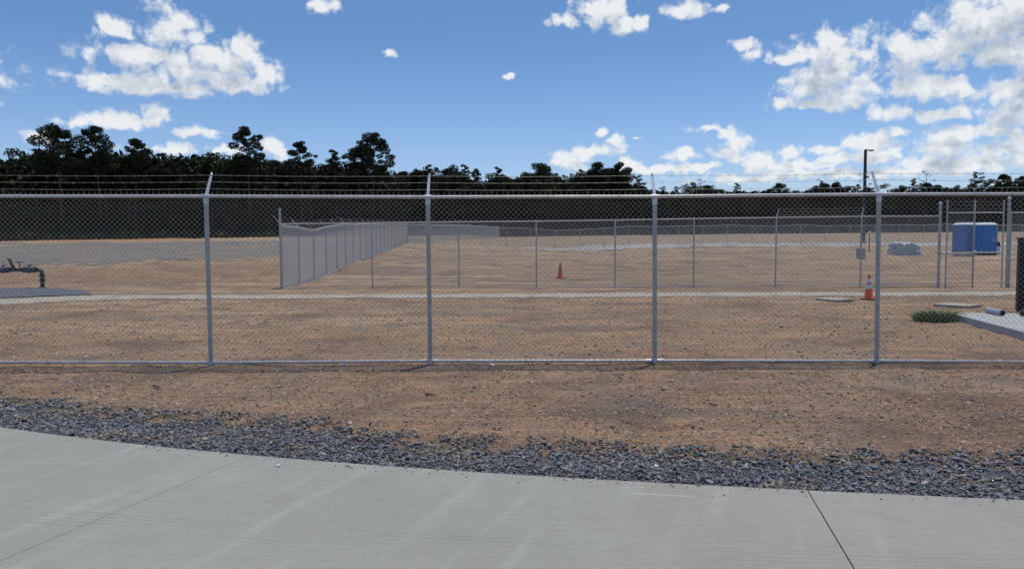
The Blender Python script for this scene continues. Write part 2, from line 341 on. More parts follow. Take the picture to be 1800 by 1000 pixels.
# ------------------------------------------------------------------ ground mesh
def axis(segs):
    out=[]
    for a,b_,st_ in segs: out+=list(np.arange(a,b_,st_))
    return np.array(out+[segs[-1][1]])
def sheet(name, xs, ys, m, zf, kind='structure', keep=None):
    Xg,Yg=np.meshgrid(xs,ys); Z=zf(Xg,Yg); V=np.stack([Xg,Yg,Z],-1).reshape(-1,3); nx=len(xs); ny=len(ys)
    i=np.arange(nx-1)[None,:]+np.arange(ny-1)[:,None]*nx; Q=np.stack([i,i+1,i+1+nx,i+nx],-1).reshape(-1,4)
    if keep is not None:
        cx=V[Q].mean(1); Q=Q[keep(cx[:,0],cx[:,1])]
    o=np_mesh(name,V,Q,m,smooth=True); o['kind']=kind; return o
sheet('ground', axis([(-300,-60,8),(-60,-16,.8),(-16,-9,.25),(-9,9,.075),(9,16,.25),(16,60,.8),(60,400,8)]),
      axis([(-8,4,.5),(4,11.2,.06),(11.2,26,.2),(26,50,.4),(50,110,1.2),(110,440,8)]), m_dirt, H)

# front walk: slabs with real joints
def walk():
    mb=MB(); j1=[P(0,985,0),P(440,800,0)]; j2=[P(1420,862,0),P(1502,1000,0)]
    def xon(j,y,off): return j[0].x+(y-j[0].y)*(j[1].x-j[0].x)/(j[1].y-j[0].y)+off
    def slab(left,right,lo,ro):
        # left/right: joint or x limit
        y0=-4.0
        def yend(j,off):
            y=6.0
            for _ in range(30): y=float(edge_y(xon(j,y,off)))
            return y
        if left is None: xa0=xa1=-13.0; ya=float(edge_y(-13.0))
        else: ya=yend(left,lo); xa1=xon(left,ya,lo); xa0=xon(left,y0,lo)
        if right is None: xb0=xb1=13.0; yb=float(edge_y(13.0))
        else: yb=yend(right,ro); xb1=xon(right,yb,ro); xb0=xon(right,y0,ro)
        n=40; xs=np.linspace(xa1,xb1,n); top=[(x,float(edge_y(x))) for x in xs]
        pts=[(xa0,y0)]+[(xb0,y0)]+top[::-1]
        V=[(x,y,0.0) for x,y in pts]+[(x,y,-.12) for x,y in pts]; k=len(pts)
        fs=[tuple(range(k)),tuple(range(2*k-1,k-1,-1))]+[(i,k+i,k+(i+1)%k,(i+1)%k) for i in range(k)]
        mb.add(V,fs)
    # keep joints within the stretch where they stay apart
    slab(None,j1,0,-.0022); slab(j1,j2,.0022,-.0038); slab(j2,None,.0038,0)
    o=mb.build('sidewalk',m_conc); o['kind']='structure'
    me=o.data
walk()

# gravel bed under the stones
xs=np.arange(-12,12,.1)
def bed_z(x,y): return H(x,y)+.006
sheet('gravel_bed', xs, np.arange(4.2,9.4,.06), m_gbase, bed_z, keep=lambda x,y:(y>edge_y(x)+.03)&(y<grav_y(x)-.22+.10*sn(x,y,.6,11)))

def stones(name, XY, size, tone, zf, m, flat=(.35,.8), elong=1.6, lift=.3, kind='stuff'):
    n=len(XY); cube=np.array([(-1,-1,-1),(1,-1,-1),(1,1,-1),(-1,1,-1),(-1,-1,1),(1,-1,1),(1,1,1),(-1,1,1)],float)
    V=np.repeat(cube[None],n,0)*.5; V=V+rng.uniform(-.27,.27,V.shape); V[:,4:,:2]*=rng.uniform(.35,1.0,(n,1,1))
    V[:,:,0]*=(size*rng.uniform(.8,elong,n))[:,None]; V[:,:,1]*=(size*rng.uniform(.6,1.1,n))[:,None]; V[:,:,2]*=(size*rng.uniform(flat[0],flat[1],n))[:,None]
    tx=rng.normal(0,.38,n); c_,s_=np.cos(tx)[:,None],np.sin(tx)[:,None]; y=V[:,:,1]*c_-V[:,:,2]*s_; z=V[:,:,1]*s_+V[:,:,2]*c_; V[:,:,1]=y; V[:,:,2]=z
    tx=rng.normal(0,.38,n); c_,s_=np.cos(tx)[:,None],np.sin(tx)[:,None]; x=V[:,:,0]*c_-V[:,:,2]*s_; z=V[:,:,0]*s_+V[:,:,2]*c_; V[:,:,0]=x; V[:,:,2]=z
    a=rng.uniform(0,6.28,n); c_,s_=np.cos(a)[:,None],np.sin(a)[:,None]; x=V[:,:,0]*c_-V[:,:,1]*s_; y=V[:,:,0]*s_+V[:,:,1]*c_; V[:,:,0]=x; V[:,:,1]=y
    V[:,:,0]+=XY[:,0][:,None]; V[:,:,1]+=XY[:,1][:,None]; V[:,:,2]+=(zf(XY[:,0],XY[:,1])+size*lift)[:,None]
    fc=np.array([(3,2,1,0),(4,5,6,7),(0,1,5,4),(1,2,6,5),(2,3,7,6),(3,0,4,7)]); Q=(fc[None]+8*np.arange(n)[:,None,None]).reshape(-1,4)
    o=np_mesh(name,V.reshape(-1,3),Q,m,tone=np.repeat(tone,6)); o['kind']=kind; return o
# slate gravel
N=350000; x=rng.uniform(-10,9,N); y=rng.uniform(4.2,9.6,N); gy=grav_y(x); ey=edge_y(x)
fr=(y-ey)/(gy-ey+.001); dens=np.clip(1.25-1.0*np.clip((y-(gy-.24))/.34+.35*sn(x,y,.55,12),0,2),0,1)
dens*=1-.8*np.clip(sn(x,y,.7,13)-.35,0,1)*np.clip(fr*1.6,0,1)
k=(y>ey+.012)&(rng.uniform(0,1,N)<dens)&(y<gy+.6)
x,y=x[k],y[k]; print('gravel stones',len(x))
sz=np.clip(rng.lognormal(math.log(.0120),.52,len(x)),0.006,.034)
tn=rng.uniform(0,1,len(x)); tn=np.where((rng.uniform(0,1,len(x))<np.clip(sn(x,y,.9,14)*.5-.1+np.clip((y-grav_y(x)+.25)/.4,0,1)*.6,0,.75)),rng.uniform(.87,1,len(x)),tn)
stones('gravel',np.stack([x,y],1),sz,tn,lambda a,b_:H(a,b_)+rng.uniform(0,.020,len(a)),m_slate,lift=.15,flat=(.2,.62),elong=2.1)
xg=rng.uniform(-9,8,420); yg=edge_y(xg)-np.abs(rng.exponential(.04,420))-.01
stones('loose_chips',np.stack([xg,yg],1),np.clip(rng.lognormal(math.log(.006),.5,420),.002,.018),rng.uniform(0,1,420),lambda a,b_:np.zeros(len(a)),m_slate,lift=.25)
# pebbles and clods on the dirt in front of and behind the fence
def scatter(n,x0,x1,y0,y1,med,sg,mn,mx,name,pw=1.0,th=.35):
    x=rng.uniform(-1,1,n); y=y0+(y1-y0)*rng.uniform(0,1,n)**pw; x=(x0+x1)/2+x*(x1-x0)/2*(.45+.55*(y/y1))
    k=(y>grav_y(x)-.35)&(sn(x,y*1.8,1.1,21)+sn(x,y,.4,22)*.6>-1.0+rng.uniform(-.8,1.4,n)*th*2)
    x,y=x[k],y[k]; s_=np.clip(rng.lognormal(math.log(med),sg,len(x)),mn,mx)
    return stones(name,np.stack([x,y],1),s_,rng.uniform(0,1,len(x)),H,m_peb,flat=(.4,.9),lift=.12)
scatter(120000,-10,10,5.3,10.3,.0080,.5,.003,.04,'pebbles')
scatter(80000,-19,19,10.3,24,.0105,.5,.005,.045,'soil_clods')

# pale path behind, gravel yards, far road
pb=np.array([[q.x,q.y] for q in (P(-500,560),P(-200,541),P(0,535),P(90,531),P(170,528),P(260,526),P(500,525),P(900,523.5),P(1300,521.5),P(1560,520.5),P(1750,519))])
pt=np.array([[q.x,q.y] for q in (P(-500,548),P(-200,532),P(0,526),P(90,522.5),P(170,519.5),P(260,519),P(500,518.5),P(900,516.5),P(1300,514.5),P(1560,514),P(1750,513))])
def pathkeep(x,y): return (y>np.interp(x,pb[:,0],pb[:,1])+.10*sn(x,y,.9,31))&(y<np.interp(x,pt[:,0],pt[:,1])+.06*sn(x,y,.7,32))
def strip(name,lo,hi,xs,n,m,zoff,wob=0):
    V=[];
    for x in xs:
        a=float(np.interp(x,lo[:,0],lo[:,1])); b_=float(np.interp(x,hi[:,0],hi[:,1]))
        a+=wob*float(sn(x,1.0,1.3,41)+.6*sn(x,1.0,.35,42)); b_+=.5*wob*float(sn(x,5.0,1.7,43))
        for j in range(n+1):
            y=a+(b_-a)*j/n; V.append((x,y,y))
    V=np.array(V,float); V[:,2]=H(V[:,0],V[:,1])+zoff; nx=len(xs)
    i=np.arange(n)[None,:]+np.arange(nx-1)[:,None]*(n+1); Q=np.stack([i,i+n+1,i+n+2,i+1],-1).reshape(-1,4)
    o=np_mesh(name,V,Q,m,smooth=True); o['kind']='structure'; return o
strip('path',pb,pt,np.arange(-24,17.0,.15),8,m_path,.012,.035)
# blue gravel round the pipework
gl=np.array([(-40,22),(-24,pt[0,1]+.2),(float(P(0,525).x),float(P(0,525).y)+.1),(float(P(160,519).x),float(P(160,519).y)+.1)]); gh=np.array([(-40,31),(-24,30),(float(P(0,506).x)-1.5,29.0),(float(P(60,506).x),29.0),(float(P(120,510).x),27.5),(float(P(160,518).x),float(P(160,518).y)+.1)])
gl=gl[np.argsort(gl[:,0])]; gh=gh[np.argsort(gh[:,0])]
strip('gravel_apron',gl,gh,np.arange(-34,float(P(158,518).x),.25),24,m_gblue,.03,.05)
yl=np.array([(-140,46),(-30,46),(-22,50),(-14.5,60),(-12.5,70)]); yh=np.array([(-140,106),(-60,104),(-30,112),(-14,116),(-12.5,116)])
strip('gravel_yard',yl,yh,np.arange(-130,-13.0,.5),60,m_gfar,.015,2.2)
rl=np.array([(1,86),(6,76),(11,74),(14,80),(24,84.5),(130,80)]); rh=np.array([(1,90),(8,98),(14,100),(24,99),(130,98)])
m_road,t,b=mat('far_road',rough=.9,spec=.2); p=pos(t); n=t.noise(t.scl(p,(.3,1,1)),.8,5,.6)
c=t.mix(t.mr(n,.38,.62),(.42,.42,.41),(.29,.27,.25)); t.nt.links.new(c,b.inputs['Base Color'])
strip('road',rl,rh,np.arange(1,129,.8),14,m_road,.03,.8)
rl=np.array([(34,57),(130,55)]); rh=np.array([(34,60.5),(130,59)])
strip('pavement',rl,rh,np.arange(34,120,.8),6,m_road,.05,.1)

# ------------------------------------------------------------------ fences
def galv(name, base=(.42,.45,.47), rough=.45, metal=.55):
    m,t,b=mat(name,base,rough,metal); p=pos(t); n=t.noise(p,9,5,.6); n2=t.noise(p,60,3,.6)
    c=t.mix(t.mr(n,.3,.7),tuple(q*.82 for q in base),tuple(min(1,q*1.12) for q in base)); t.nt.links.new(c,b.inputs['Base Color'])
    t.nt.links.new(t.mr(n2,.3,.7,rough-.1,rough+.15),b.inputs['Roughness']); return m
m_post=galv('galvanised_post',(.45,.455,.42),.52,.12); m_rail=galv('galvanised_rail',(.60,.59,.57),.42,.2); m_wire=galv('galvanised_wire',(.37,.375,.37),.55,.15)
m_cast=galv('bright_casting',(.62,.63,.64),.35,.5); m_barb=galv('barbed_wire',(.34,.33,.31),.55,.4)

def prisms(A,B,r,k=4):
    """thin straight wires from A to B as k-sided prisms"""
    d=B-A; d/=np.linalg.norm(d,axis=1)[:,None]; ref=np.where(np.abs(d[:,2:3])<.95,np.array([[0,0,1.]]),np.array([[1.,0,0]]))
    a=np.cross(d,ref); a/=np.linalg.norm(a,axis=1)[:,None]; b_=np.cross(d,a); n=len(A); V=[]
    for end in (A,B):
        for j in range(k):
            t_=2*math.pi*j/k; V.append(end+a*(r*math.cos(t_))+b_*(r*math.sin(t_)))
    V=np.stack(V,1).reshape(-1,3); f=np.array([(j,(j+1)%k,k+(j+1)%k,k+j) for j in range(k)])
    Q=(f[None]+2*k*np.arange(n)[:,None,None]).reshape(-1,4); return V,Q
def fabric(name, bays, m, parent, r, pitch=.0724, fine=False, nrm=(0,1), stub=.04):
    """chain-link mesh over bays: (foot0, foot1, top0, top1) points; woven as zigzag wires"""
    VV=[];QQ=[];k0=0; off=0.0
    for f0,f1,t0,t1 in bays:
        f0,f1,t0,t1=(np.array(q,float) for q in (f0,f1,t0,t1)); L=np.linalg.norm((f1-f0)[:2]); h=.5*((t0-f0)[2]+(t1-f1)[2])
        nrow=max(2,int(round(h/(pitch/2)))); ncol=int(round(L/(pitch/2)))
        A=[];B=[];SA=[];SB=[]
        def pt_(u,v,side):   # u in half-pitches along, v row
            s_=np.clip(u/ncol,0,1); w_=v/nrow; q=(f0*(1-s_)+f1*s_)*(1-w_)+(t0*(1-s_)+t1*s_)*w_
            q[0]+=nrm[0]*side; q[1]+=nrm[1]*side; return q
        if fine:
            for i in range(0,ncol+1):
                for j in range(nrow):
                    s0_ = (i+j)%2
                    # wire i swings between u=i and u=i+1
                    A.append(pt_(i+((i+j)%2),j,(1 if (i+j)%2 else -1)*r)); B.append(pt_(i+((i+j+1)%2),j+1,(1 if (i+j+1)%2 else -1)*r))
            # only every other wire: pitch between wires equals one half pitch times two
            A=[a for q,a in enumerate(A) if (q//nrow)%1==0]; B=B
            A2=[];B2=[]
            for q in range(ncol+1):
                if q%1==0:
                    A2+=A[q*nrow:(q+1)*nrow]; B2+=B[q*nrow:(q+1)*nrow]
            A,B=A2,B2
        else:
            for sgn in (1,-1):
                rng_=range(-nrow,ncol+nrow+1,2)
                for u0_ in rng_:
                    # line u=u0+sgn*v clipped to 0..ncol
                    v0,v1=0,nrow
                    ua=u0_; ub=u0_+sgn*nrow
                    def clip(v): return u0_+sgn*v
                    if sgn>0: v0=max(0,-u0_); v1=min(nrow,ncol-u0_)
                    else: v0=max(0,u0_-ncol); v1=min(nrow,u0_)
                    if v1<=v0: continue
                    A.append(pt_(clip(v0),v0,r*.8*sgn)); B.append(pt_(clip(v1),v1,r*.8*sgn))
        if stub:
            for u in range(0,ncol+1,2):
                q=pt_(u,nrow,0); q2=q.copy(); q2[2]+=stub; q[2]-=.03; SA.append(q); SB.append(q2+np.array([rng.normal(0,.003),0,rng.normal(0,.004)]))
        V,Q=prisms(np.array(A),np.array(B),r,4 if fine else 3)
        if SA: V2,Q2=prisms(np.array(SA),np.array(SB),r*1.7,4 if fine else 3); Q=np.vstack([Q,Q2+len(V)]); V=np.vstack([V,V2])
        VV.append(V); QQ.append(Q+k0); k0+=len(V)
    return np_mesh(name,np.vstack(VV),np.vstack(QQ),m,parent)

def barbed(name, pts, m, parent, r=.0016, barbs=True, sag=.012, step=.127):
    mb=MB(); pts=[Vector(q) for q in pts]
    for a,b_ in zip(pts,pts[1:]):
        n=8; seg=[a.lerp(b_,i/n)-Vector((0,0,sag*4*(i/n)*(1-i/n))) for i in range(n+1)]
        mb.tube(seg,r,5,False)
        if barbs:
            L=(b_-a).length; k=int(L/step)
            for i in range(1,k):
                s_=i/k; c=a.lerp(b_,s_)-Vector((0,0,sag*4*s_*(1-s_)))
                mb.tube([c+Vector((-.006,0,0)),c+Vector((.006,0,0))],r*2.2,5)
                for _ in range(2):
                    d=Vector((random.uniform(-.4,.4),random.uniform(-1,1),random.uniform(-1,1))).normalized()*.014
                    mb.tube([c-d,c+d],.0012,3)
    return mb.build(name,m,parent)

FD=10.06
front=empty('chain_link_fence',(0,FD,0)); tag(front,'nearest galvanised chain link fence with barbed wire strands, crossing the whole picture','fence')
def fl(v): return (v[0],v[1]-FD,v[2])
tops=[(-260,346),(362,345),(752,346.5),(1151,345.5),(1545,341.5),(2090,340)]; bots=[(-260,638),(371,637.5),(756.5,634.5),(1151,634),(1541,634.5),(2090,636)]
# add posts outside the frame
pts_b=[];pts_t=[]
for (a,b_),(c_,d_) in zip(bots,tops):
    pts_b.append(at(a,b_,FD)); pts_t.append(at(c_,d_,FD))
Lx=pts_b[1].x-3.05; pts_b[0].x=Lx; pts_t[0].x=Lx; pts_b[-1].x=pts_b[-2].x+3.05; pts_t[-1].x=pts_b[-1].x
for sgn in (-1,1):
    q=(pts_b[0] if sgn<0 else pts_b[-1]).copy(); q2=(pts_t[0] if sgn<0 else pts_t[-1]).copy(); q.x+=3.05*sgn; q2.x+=3.05*sgn
    if sgn<0: pts_b.insert(0,q); pts_t.insert(0,q2)
    else: pts_b.append(q); pts_t.append(q2)
ARM=Vector((0,.20,.31))
for bq,tq_ in zip(pts_b,pts_t):
    mb=MB(); g0=Vector((bq.x,FD,float(H(bq.x,FD))-.05)); tp=Vector((tq_.x,FD,tq_.z-.035))
    mb.tube([fl(g0),fl(tp)],.030,18); po=mb.build('post',m_post,front,True)
    mb=MB(); mb.tube([fl(tp-Vector((0,0,.07))),fl(tp+Vector((0,0,.0)))],.0345,18); mb.tube([fl(tp),fl(tp+Vector((0,0,.03)))],[.034,.024],18)
    mb.tube([fl(Vector((tq_.x-.05,FD,tq_.z))),fl(Vector((tq_.x+.05,FD,tq_.z)))],.0265,16); o=mb.build('post_cap',m_cast,po,True)
    mb=MB(); a0=Vector((tq_.x,FD+.01,tq_.z+.01)); a1=a0+ARM
    d=(a1-a0); nrm_=Vector((0,-d.z,d.y)).normalized()
    W_=.017
    for sgx in (-1,1):   # two pressed flanges and a web
        mb.tube([fl(a0+Vector((sgx*W_,0,0))),fl(a1+Vector((sgx*W_*.7,0,0)))],[.006,.0045],6)
    q=[a0+Vector((-W_,0,0)),a0+Vector((W_,0,0)),a1+Vector((W_*.7,0,0)),a1+Vector((-W_*.7,0,0))]
    V=[fl(v) for v in q]+[fl(v+nrm_*.004) for v in q]; mb.add(V,[(0,1,2,3),(7,6,5,4),(0,4,5,1),(1,5,6,2),(2,6,7,3),(3,7,4,0)])
    mb.tube([fl(a1-d.normalized()*.01),fl(a1+d.normalized()*.015)],[.014,.010],8)
    for s_ in (.93,.62,.30):
        c_=a0+d*s_; mb.tube([fl(c_+Vector((-.024,-.004,0))),fl(c_+Vector((.024,-.004,0)))],.0045,6)
    mb.build('barb_arm',m_cast,po,True)
    mb=MB(); bz=bq.z; mb.tube([fl(Vector((bq.x,FD,bz-.035))),fl(Vector((bq.x,FD,bz+.035)))],.0355,18)
    for sgx in (-1,1):
        mb.tube([fl(Vector((bq.x+sgx*.03,FD,bz))),fl(Vector((bq.x+sgx*.115,FD,bz)))],.0262,16)
    mb.box(fl((bq.x,FD-.037,bz)),(.05,.014,.03),bev=.004)
    mb.build('rail_clamp',m_cast,po,True)
mb=MB(); mb.tube([fl((q.x,FD,q.z)) for q in pts_t],.0212,16); mb.build('top_rail',m_rail,front,True)
mb=MB(); mb.tube([fl((q.x,FD,q.z)) for q in pts_b],.0212,16); mb.build('bottom_rail',m_rail,front,True)
OFF=.034
bays=[(fl((a.x,FD+OFF,a.z-.02)),fl((b_.x,FD+OFF,b_.z-.02)),fl((c_.x,FD+OFF,c_.z+.012)),fl((d_.x,FD+OFF,d_.z+.012))) for a,b_,c_,d_ in zip(pts_b,pts_b[1:],pts_t,pts_t[1:])]
fabric('wire_mesh',bays,m_wire,front,.0017,stub=.052,fine=True)
for s_ in (.93,.62,.30):
    barbed('barbed_wire',[fl(Vector((q.x,FD+.005,q.z+.01))+ARM*s_) for q in pts_t],m_barb,front,.0021)
tie=None; 
for row in (pts_t,pts_b):
    for a,b_ in zip(row[1:-1],row[2:-1]):
        for j in range(1,7):
            s_=(j+random.uniform(-.12,.12))/7; c_=a.lerp(b_,s_)
            if tie is None:
                mb=MB(); mb.tube([(0,.028*math.cos(t_),.026*math.sin(t_)) for t_ in np.linspace(0,6.28,13)],.0022,5); tie=mb.build('tie_wire',m_barb,front); o=tie
            else: o=tie.copy(); COL.objects.link(o); o.parent=front
            o.location=fl(c_); o.rotation_euler=(0,0,random.uniform(-.25,.25))

# generic further fence made of bays between feet
def fence(name,label,feet,h,rp,rr,rw,origin,end_posts=(),arms=None,armv=None,wires=True,group=None,pitch=.0724,side=1,stub=.03,arm_idx=None,wire_on=None,bottom=True,mpost=m_post,mwire=None):
    root=empty(name,origin); tag(root,label,'fence'); 
    if group: root['group']=group
    O=Vector(origin); L=lambda v: tuple(Vector(v)-O)
    proto=None
    tl=[Vector((f.x,f.y,f.z+h)) for f in feet]
    for i,f in enumerate(feet):
        ex=end_posts[i] if i<len(end_posts) else 0
        mb=MB(); R_=rp*(1.6 if ex else 1); top=f.z+h+(ex if ex else .015)
        mb.tube([L((f.x,f.y,f.z-.15)),L((f.x,f.y,top))],R_,10); mb.lathe([(R_*1.1,top-O.z-.03),(R_*1.1,top-O.z),(R_*.5,top-O.z+.03),(.001,top-O.z+.035)],(f.x-O.x,f.y-O.y,0),10)
        po=mb.build('post',mpost,root,True)
        if armv is not None and (arm_idx is None or i in arm_idx):
            mb=MB(); a0=Vector((f.x,f.y,f.z+h)); mb.tube([L(a0),L(a0+Vector(armv)*.5),L(a0+Vector(armv))],[rp*.6,rp*.5,rp*.4],6); mb.build('barb_arm',m_rail,po,True)
    mb=MB(); mb.tube([L(q) for q in tl],rr,8); mb.build('top_rail',m_rail,root,True)
    if bottom:
        mb=MB(); mb.tube([L(Vector((f.x,f.y,f.z+.07))) for f in feet],rr*.9,8); mb.build('bottom_rail',m_rail,root,True)
    dv=(feet[-1]-feet[0]); nn=Vector((-dv.y,dv.x,0)).normalized()*side*(rp+.006)
    bays=[(L(a+nn+Vector((0,0,.05))),L(b_+nn+Vector((0,0,.05))),L(Vector((a.x,a.y,a.z+h+.01))+nn),L(Vector((b_.x,b_.y,b_.z+h+.01))+nn)) for a,b_ in zip(feet,feet[1:])]
    fabric('wire_mesh',bays,mwire or m_wire,root,rw,pitch=pitch,nrm=(nn.normalized().x,nn.normalized().y),stub=stub)
    if wires and armv is not None:
        idx=list(range(len(feet))) if arm_idx is None else list(arm_idx)
        for s_ in (.95,.62,.3):
            barbed('barbed_wire',[L(tl[i]+Vector(armv)*s_) for i in idx],m_barb,root,.003,False)
    return root
m_wire_pale=galv('pale_galvanised_wire',(.72,.74,.74),.5,.1)  # paler wire tone for the side fence and the slanting one
# middle cross fence
mp=[(495,512,391),(655,511,390.5),(807,509.5,389.5),(943,509,388.5),(1081,507.5,387.5),(1219,505.5,386),(1363,504,384),(1512,502.5,382),(1649,502.5,380)]
feet=[]; hh=[]
for i,(px,pyb,pyt) in enumerate(mp):
    Y=27.5-.9*i/8; q=at(px,pyb,Y); feet.append(q); hh.append(at(px,pyt,Y).z-q.z)
h2=sum(hh)/len(hh); print('mid fence h',h2,[round(f.z,2) for f in feet],[round(b_-a,2) for a,b_ in zip([f.x for f in feet],[f.x for f in feet][1:])])
fence('chain_link_fence','middle chain link fence behind the pale path, between tall corner post and gate',feet,h2,.026,.019,.0024,tuple(feet[0]),end_posts=[.55]+[0]*8,armv=(0.12,.1,.32),arm_idx=[6,7],stub=.03)
# side fence running away from the corner post
sy_=[512,504,499.6,486,476.6,468,465,459,455]; sx=[495,525.6,553,574,593.6,609,622.5,634,643]
sf=[]
x0,y0_=feet[0].x,feet[0].y; x1_,y1_=-12.9,92.0; n=21
for i in range(n+1):
    Y=y0_+(y1_-y0_)*i/n; Xx=x0+(x1_-x0)*i/n
    if i<len(sx): px_=sx[i]; Y_=Y; z=at(900+F*Xx/Y,sy_[i],Y).z
    else:
        pyb=np.interp(i,[8,12,16,21],[455,444,436,428.5]); z=at(900+F*Xx/Y,float(pyb),Y).z
    sf.append(Vector((Xx-.0,Y+(.12 if i==0 else 0),z)))
print('side z',[round(v.z,2) for v in sf],[round(float(H(v.x,v.y)),2) for v in sf])
fence('chain_link_fence','chain link fence running away from tall corner post into the distance, looking solid grey',sf,h2*.98,.026,.021,.0040,tuple(sf[0]),armv=(-.30,0,.36),stub=.03,mwire=m_wire_pale)
# far cross fence and the one angled behind it
ff=[]; 
for i in range(0,33):
    Xx=-12.9+i*3.05; Y=92.0; ff.append(Vector((Xx,Y,float(H(Xx,Y))+.03)))
m_postf=m_post
fence('chain_link_fence','far chain link fence crossing the whole yard in front of the distant treeline',ff,2.35,.03,.024,.003,tuple(ff[0]),armv=None,stub=0,bottom=False)
fa=[]
for i in range(0,21):
    Xx=-12.9+i*.52; Y=92+i*3.0; fa.append(Vector((Xx,Y,float(H(Xx,Y)))))
fence('chain_link_fence','distant chain link fence slanting back right from the grey side fence',fa,2.4,.03,.024,.0032,tuple(fa[0]),armv=(-.3,0,.35),stub=0,bottom=False,mwire=m_wire_pale)

# gate in the middle fence
GY=26.3
gate=empty('pedestrian_gate',tuple(at(1664,513,GY))); tag(gate,'galvanised gate with tall uprights and a middle rail at right of the middle fence','gate'); GO=gate.location
gx=[at(1663,450,GY).x,at(1711,450,GY).x,at(1762,450,GY).x]; gz0=at(1711,512,GY).z; gzt=at(1711,374,GY).z; gzm=at(1711,444,GY).z; gze=at(1711,353,GY).z
L=lambda x,y,z:(x-GO.x,y-GO.y,z-GO.z)
for i,xx in enumerate(gx):
    mb=MB(); mb.tube([L(xx,GY,gz0),L(xx,GY,gze)],.024 if i!=1 else .03,10); mb.lathe([(.03,gze-GO.z-.02),(.03,gze-GO.z),(.002,gze-GO.z+.02)],(xx-GO.x,0,0),10); mb.build('upright',m_post,gate,True)
for z_,nm in ((gz0+.02,'bottom_rail'),(gzm,'middle_rail'),(gzt,'top_rail')):
    mb=MB(); mb.tube([L(gx[0]+.02,GY,z_),L(gx[2]-.02,GY,z_)],.021,10); mb.build(nm,m_rail,gate,True)
fabric('wire_mesh',[(L(gx[0],GY-.03,gz0+.02),L(gx[1],GY-.03,gz0+.02),L(gx[0],GY-.03,gzt),L(gx[1],GY-.03,gzt))],m_wire,gate,.0024,stub=0)
for s_ in (.3,.65,.95):
    barbed('barbed_wire',[L(x_,GY,gzt+(gze-gzt)*s_) for x_ in gx],m_barb,gate,.0025,False)
mb=MB(); mb.box(L(gx[1]-.0,GY-.045,gzm+.05),(.16,.03,.05),bev=.008); mb.tube([L(gx[1],GY-.06,gzm-.02),L(gx[1],GY-.06,gzm+.12)],.009,8); mb.build('latch',m_cast,gate,True)
gp=None
for px,top,label in ((1649,357,'thick gate post at left side of the gate, ending the middle fence'),(1769,348,'thick gate post at right side of the gate, beside the black cabinet')):
    f=at(px,513,GY); tp=at(px,top,GY); o=empty('gate_post',tuple(f)); tag(o,label,'post',group='posts of the middle gate')
    mb=MB(); mb.tube([(0,0,-.1),(0,0,tp.z-f.z)],.05,14); mb.build('pole',m_post,o,True)
    mb=MB(); mb.lathe([(.056,-.05),(.056,0),(.04,.03),(.004,.045)],(0,0,tp.z-f.z),14); mb.build('post_cap',m_cast,o,True)
    for zz in (.35,1.2,2.1):
        mb=MB(); mb.tube([(0,-.0,zz-.03),(0,0,zz+.03)],.056,14); mb.box((.07 if px<1700 else -.07,0,zz),(.08,.02,.05)); mb.build('hinge',m_cast,o,True)
# fence beyond the gate, coming nearer on the right
fr=[Vector((at(1769,513,GY).x+.08,GY,at(1769,513,GY).z))]
for k_ in range(1,5): fr.append(Vector((fr[0].x+k_*2.6,GY-k_*.9,fr[0].z)))
fence('chain_link_fence','chain link fence right of the gate, behind the black cabinet at the picture edge',fr,at(1769,374,GY).z-fr[0].z,.026,.02,.0024,tuple(fr[0]),stub=.03)
# ------------------------------------------------------------------ trees
def foliage(name,c):
    m,t,b=mat(name,rough=.7,spec=.2); n=t.noise(pos(t),.9,3,.6); a=t.n('ShaderNodeAttribute',attribute_name='tone').outputs['Fac']
    cc=t.mix(t.mr(n,.35,.65),tuple(q*.7 for q in c),tuple(q*1.3 for q in c)); cc=t.mix(t.m('MULTIPLY',a,.6),cc,(c[0]*1.9,c[1]*1.7,c[2]*1.2)); t.nt.links.new(cc,b.inputs['Base Color']); return m
m_pine=foliage('pine_needles',(.016,.024,.011)); m_oak=foliage('broad_leaves',(.019,.030,.011))
m_bark,t,b=mat('bark',rough=.9,spec=.1); n=t.noise(t.scl(pos(t),(2,2,.5)),3,5,.7); t.nt.links.new(t.mix(t.mr(n,.3,.7),(.045,.036,.03),(.11,.09,.075)),b.inputs['Base Color'])
def leafcloud(centres, radii, per, size, r_):
    C=[];
    for c_,rd in zip(centres,radii):
        n=max(6,int(per*(rd**2))); d=r_.normal(0,1,(n,3)); d/=np.linalg.norm(d,axis=1)[:,None]; rad=rd*r_.uniform(.2,1,n)**.5
        q=d*rad[:,None]; q[:,2]*=.62; C.append(q+np.array(c_))
    C=np.vstack(C); n=len(C); a=r_.normal(0,1,(n,3)); a/=np.linalg.norm(a,axis=1)[:,None]; b_=np.cross(a,r_.normal(0,1,(n,3))); b_/=np.linalg.norm(b_,axis=1)[:,None]
    s_=size*r_.uniform(.5,1.3,n)[:,None]; a=a*s_; b_=b_*s_*.55
    V=np.stack([C-a,C+b_*.9,C+a,C-b_],1).reshape(-1,3); Q=np.arange(4*n).reshape(-1,4); return V,Q,r_.uniform(0,1,n)**2
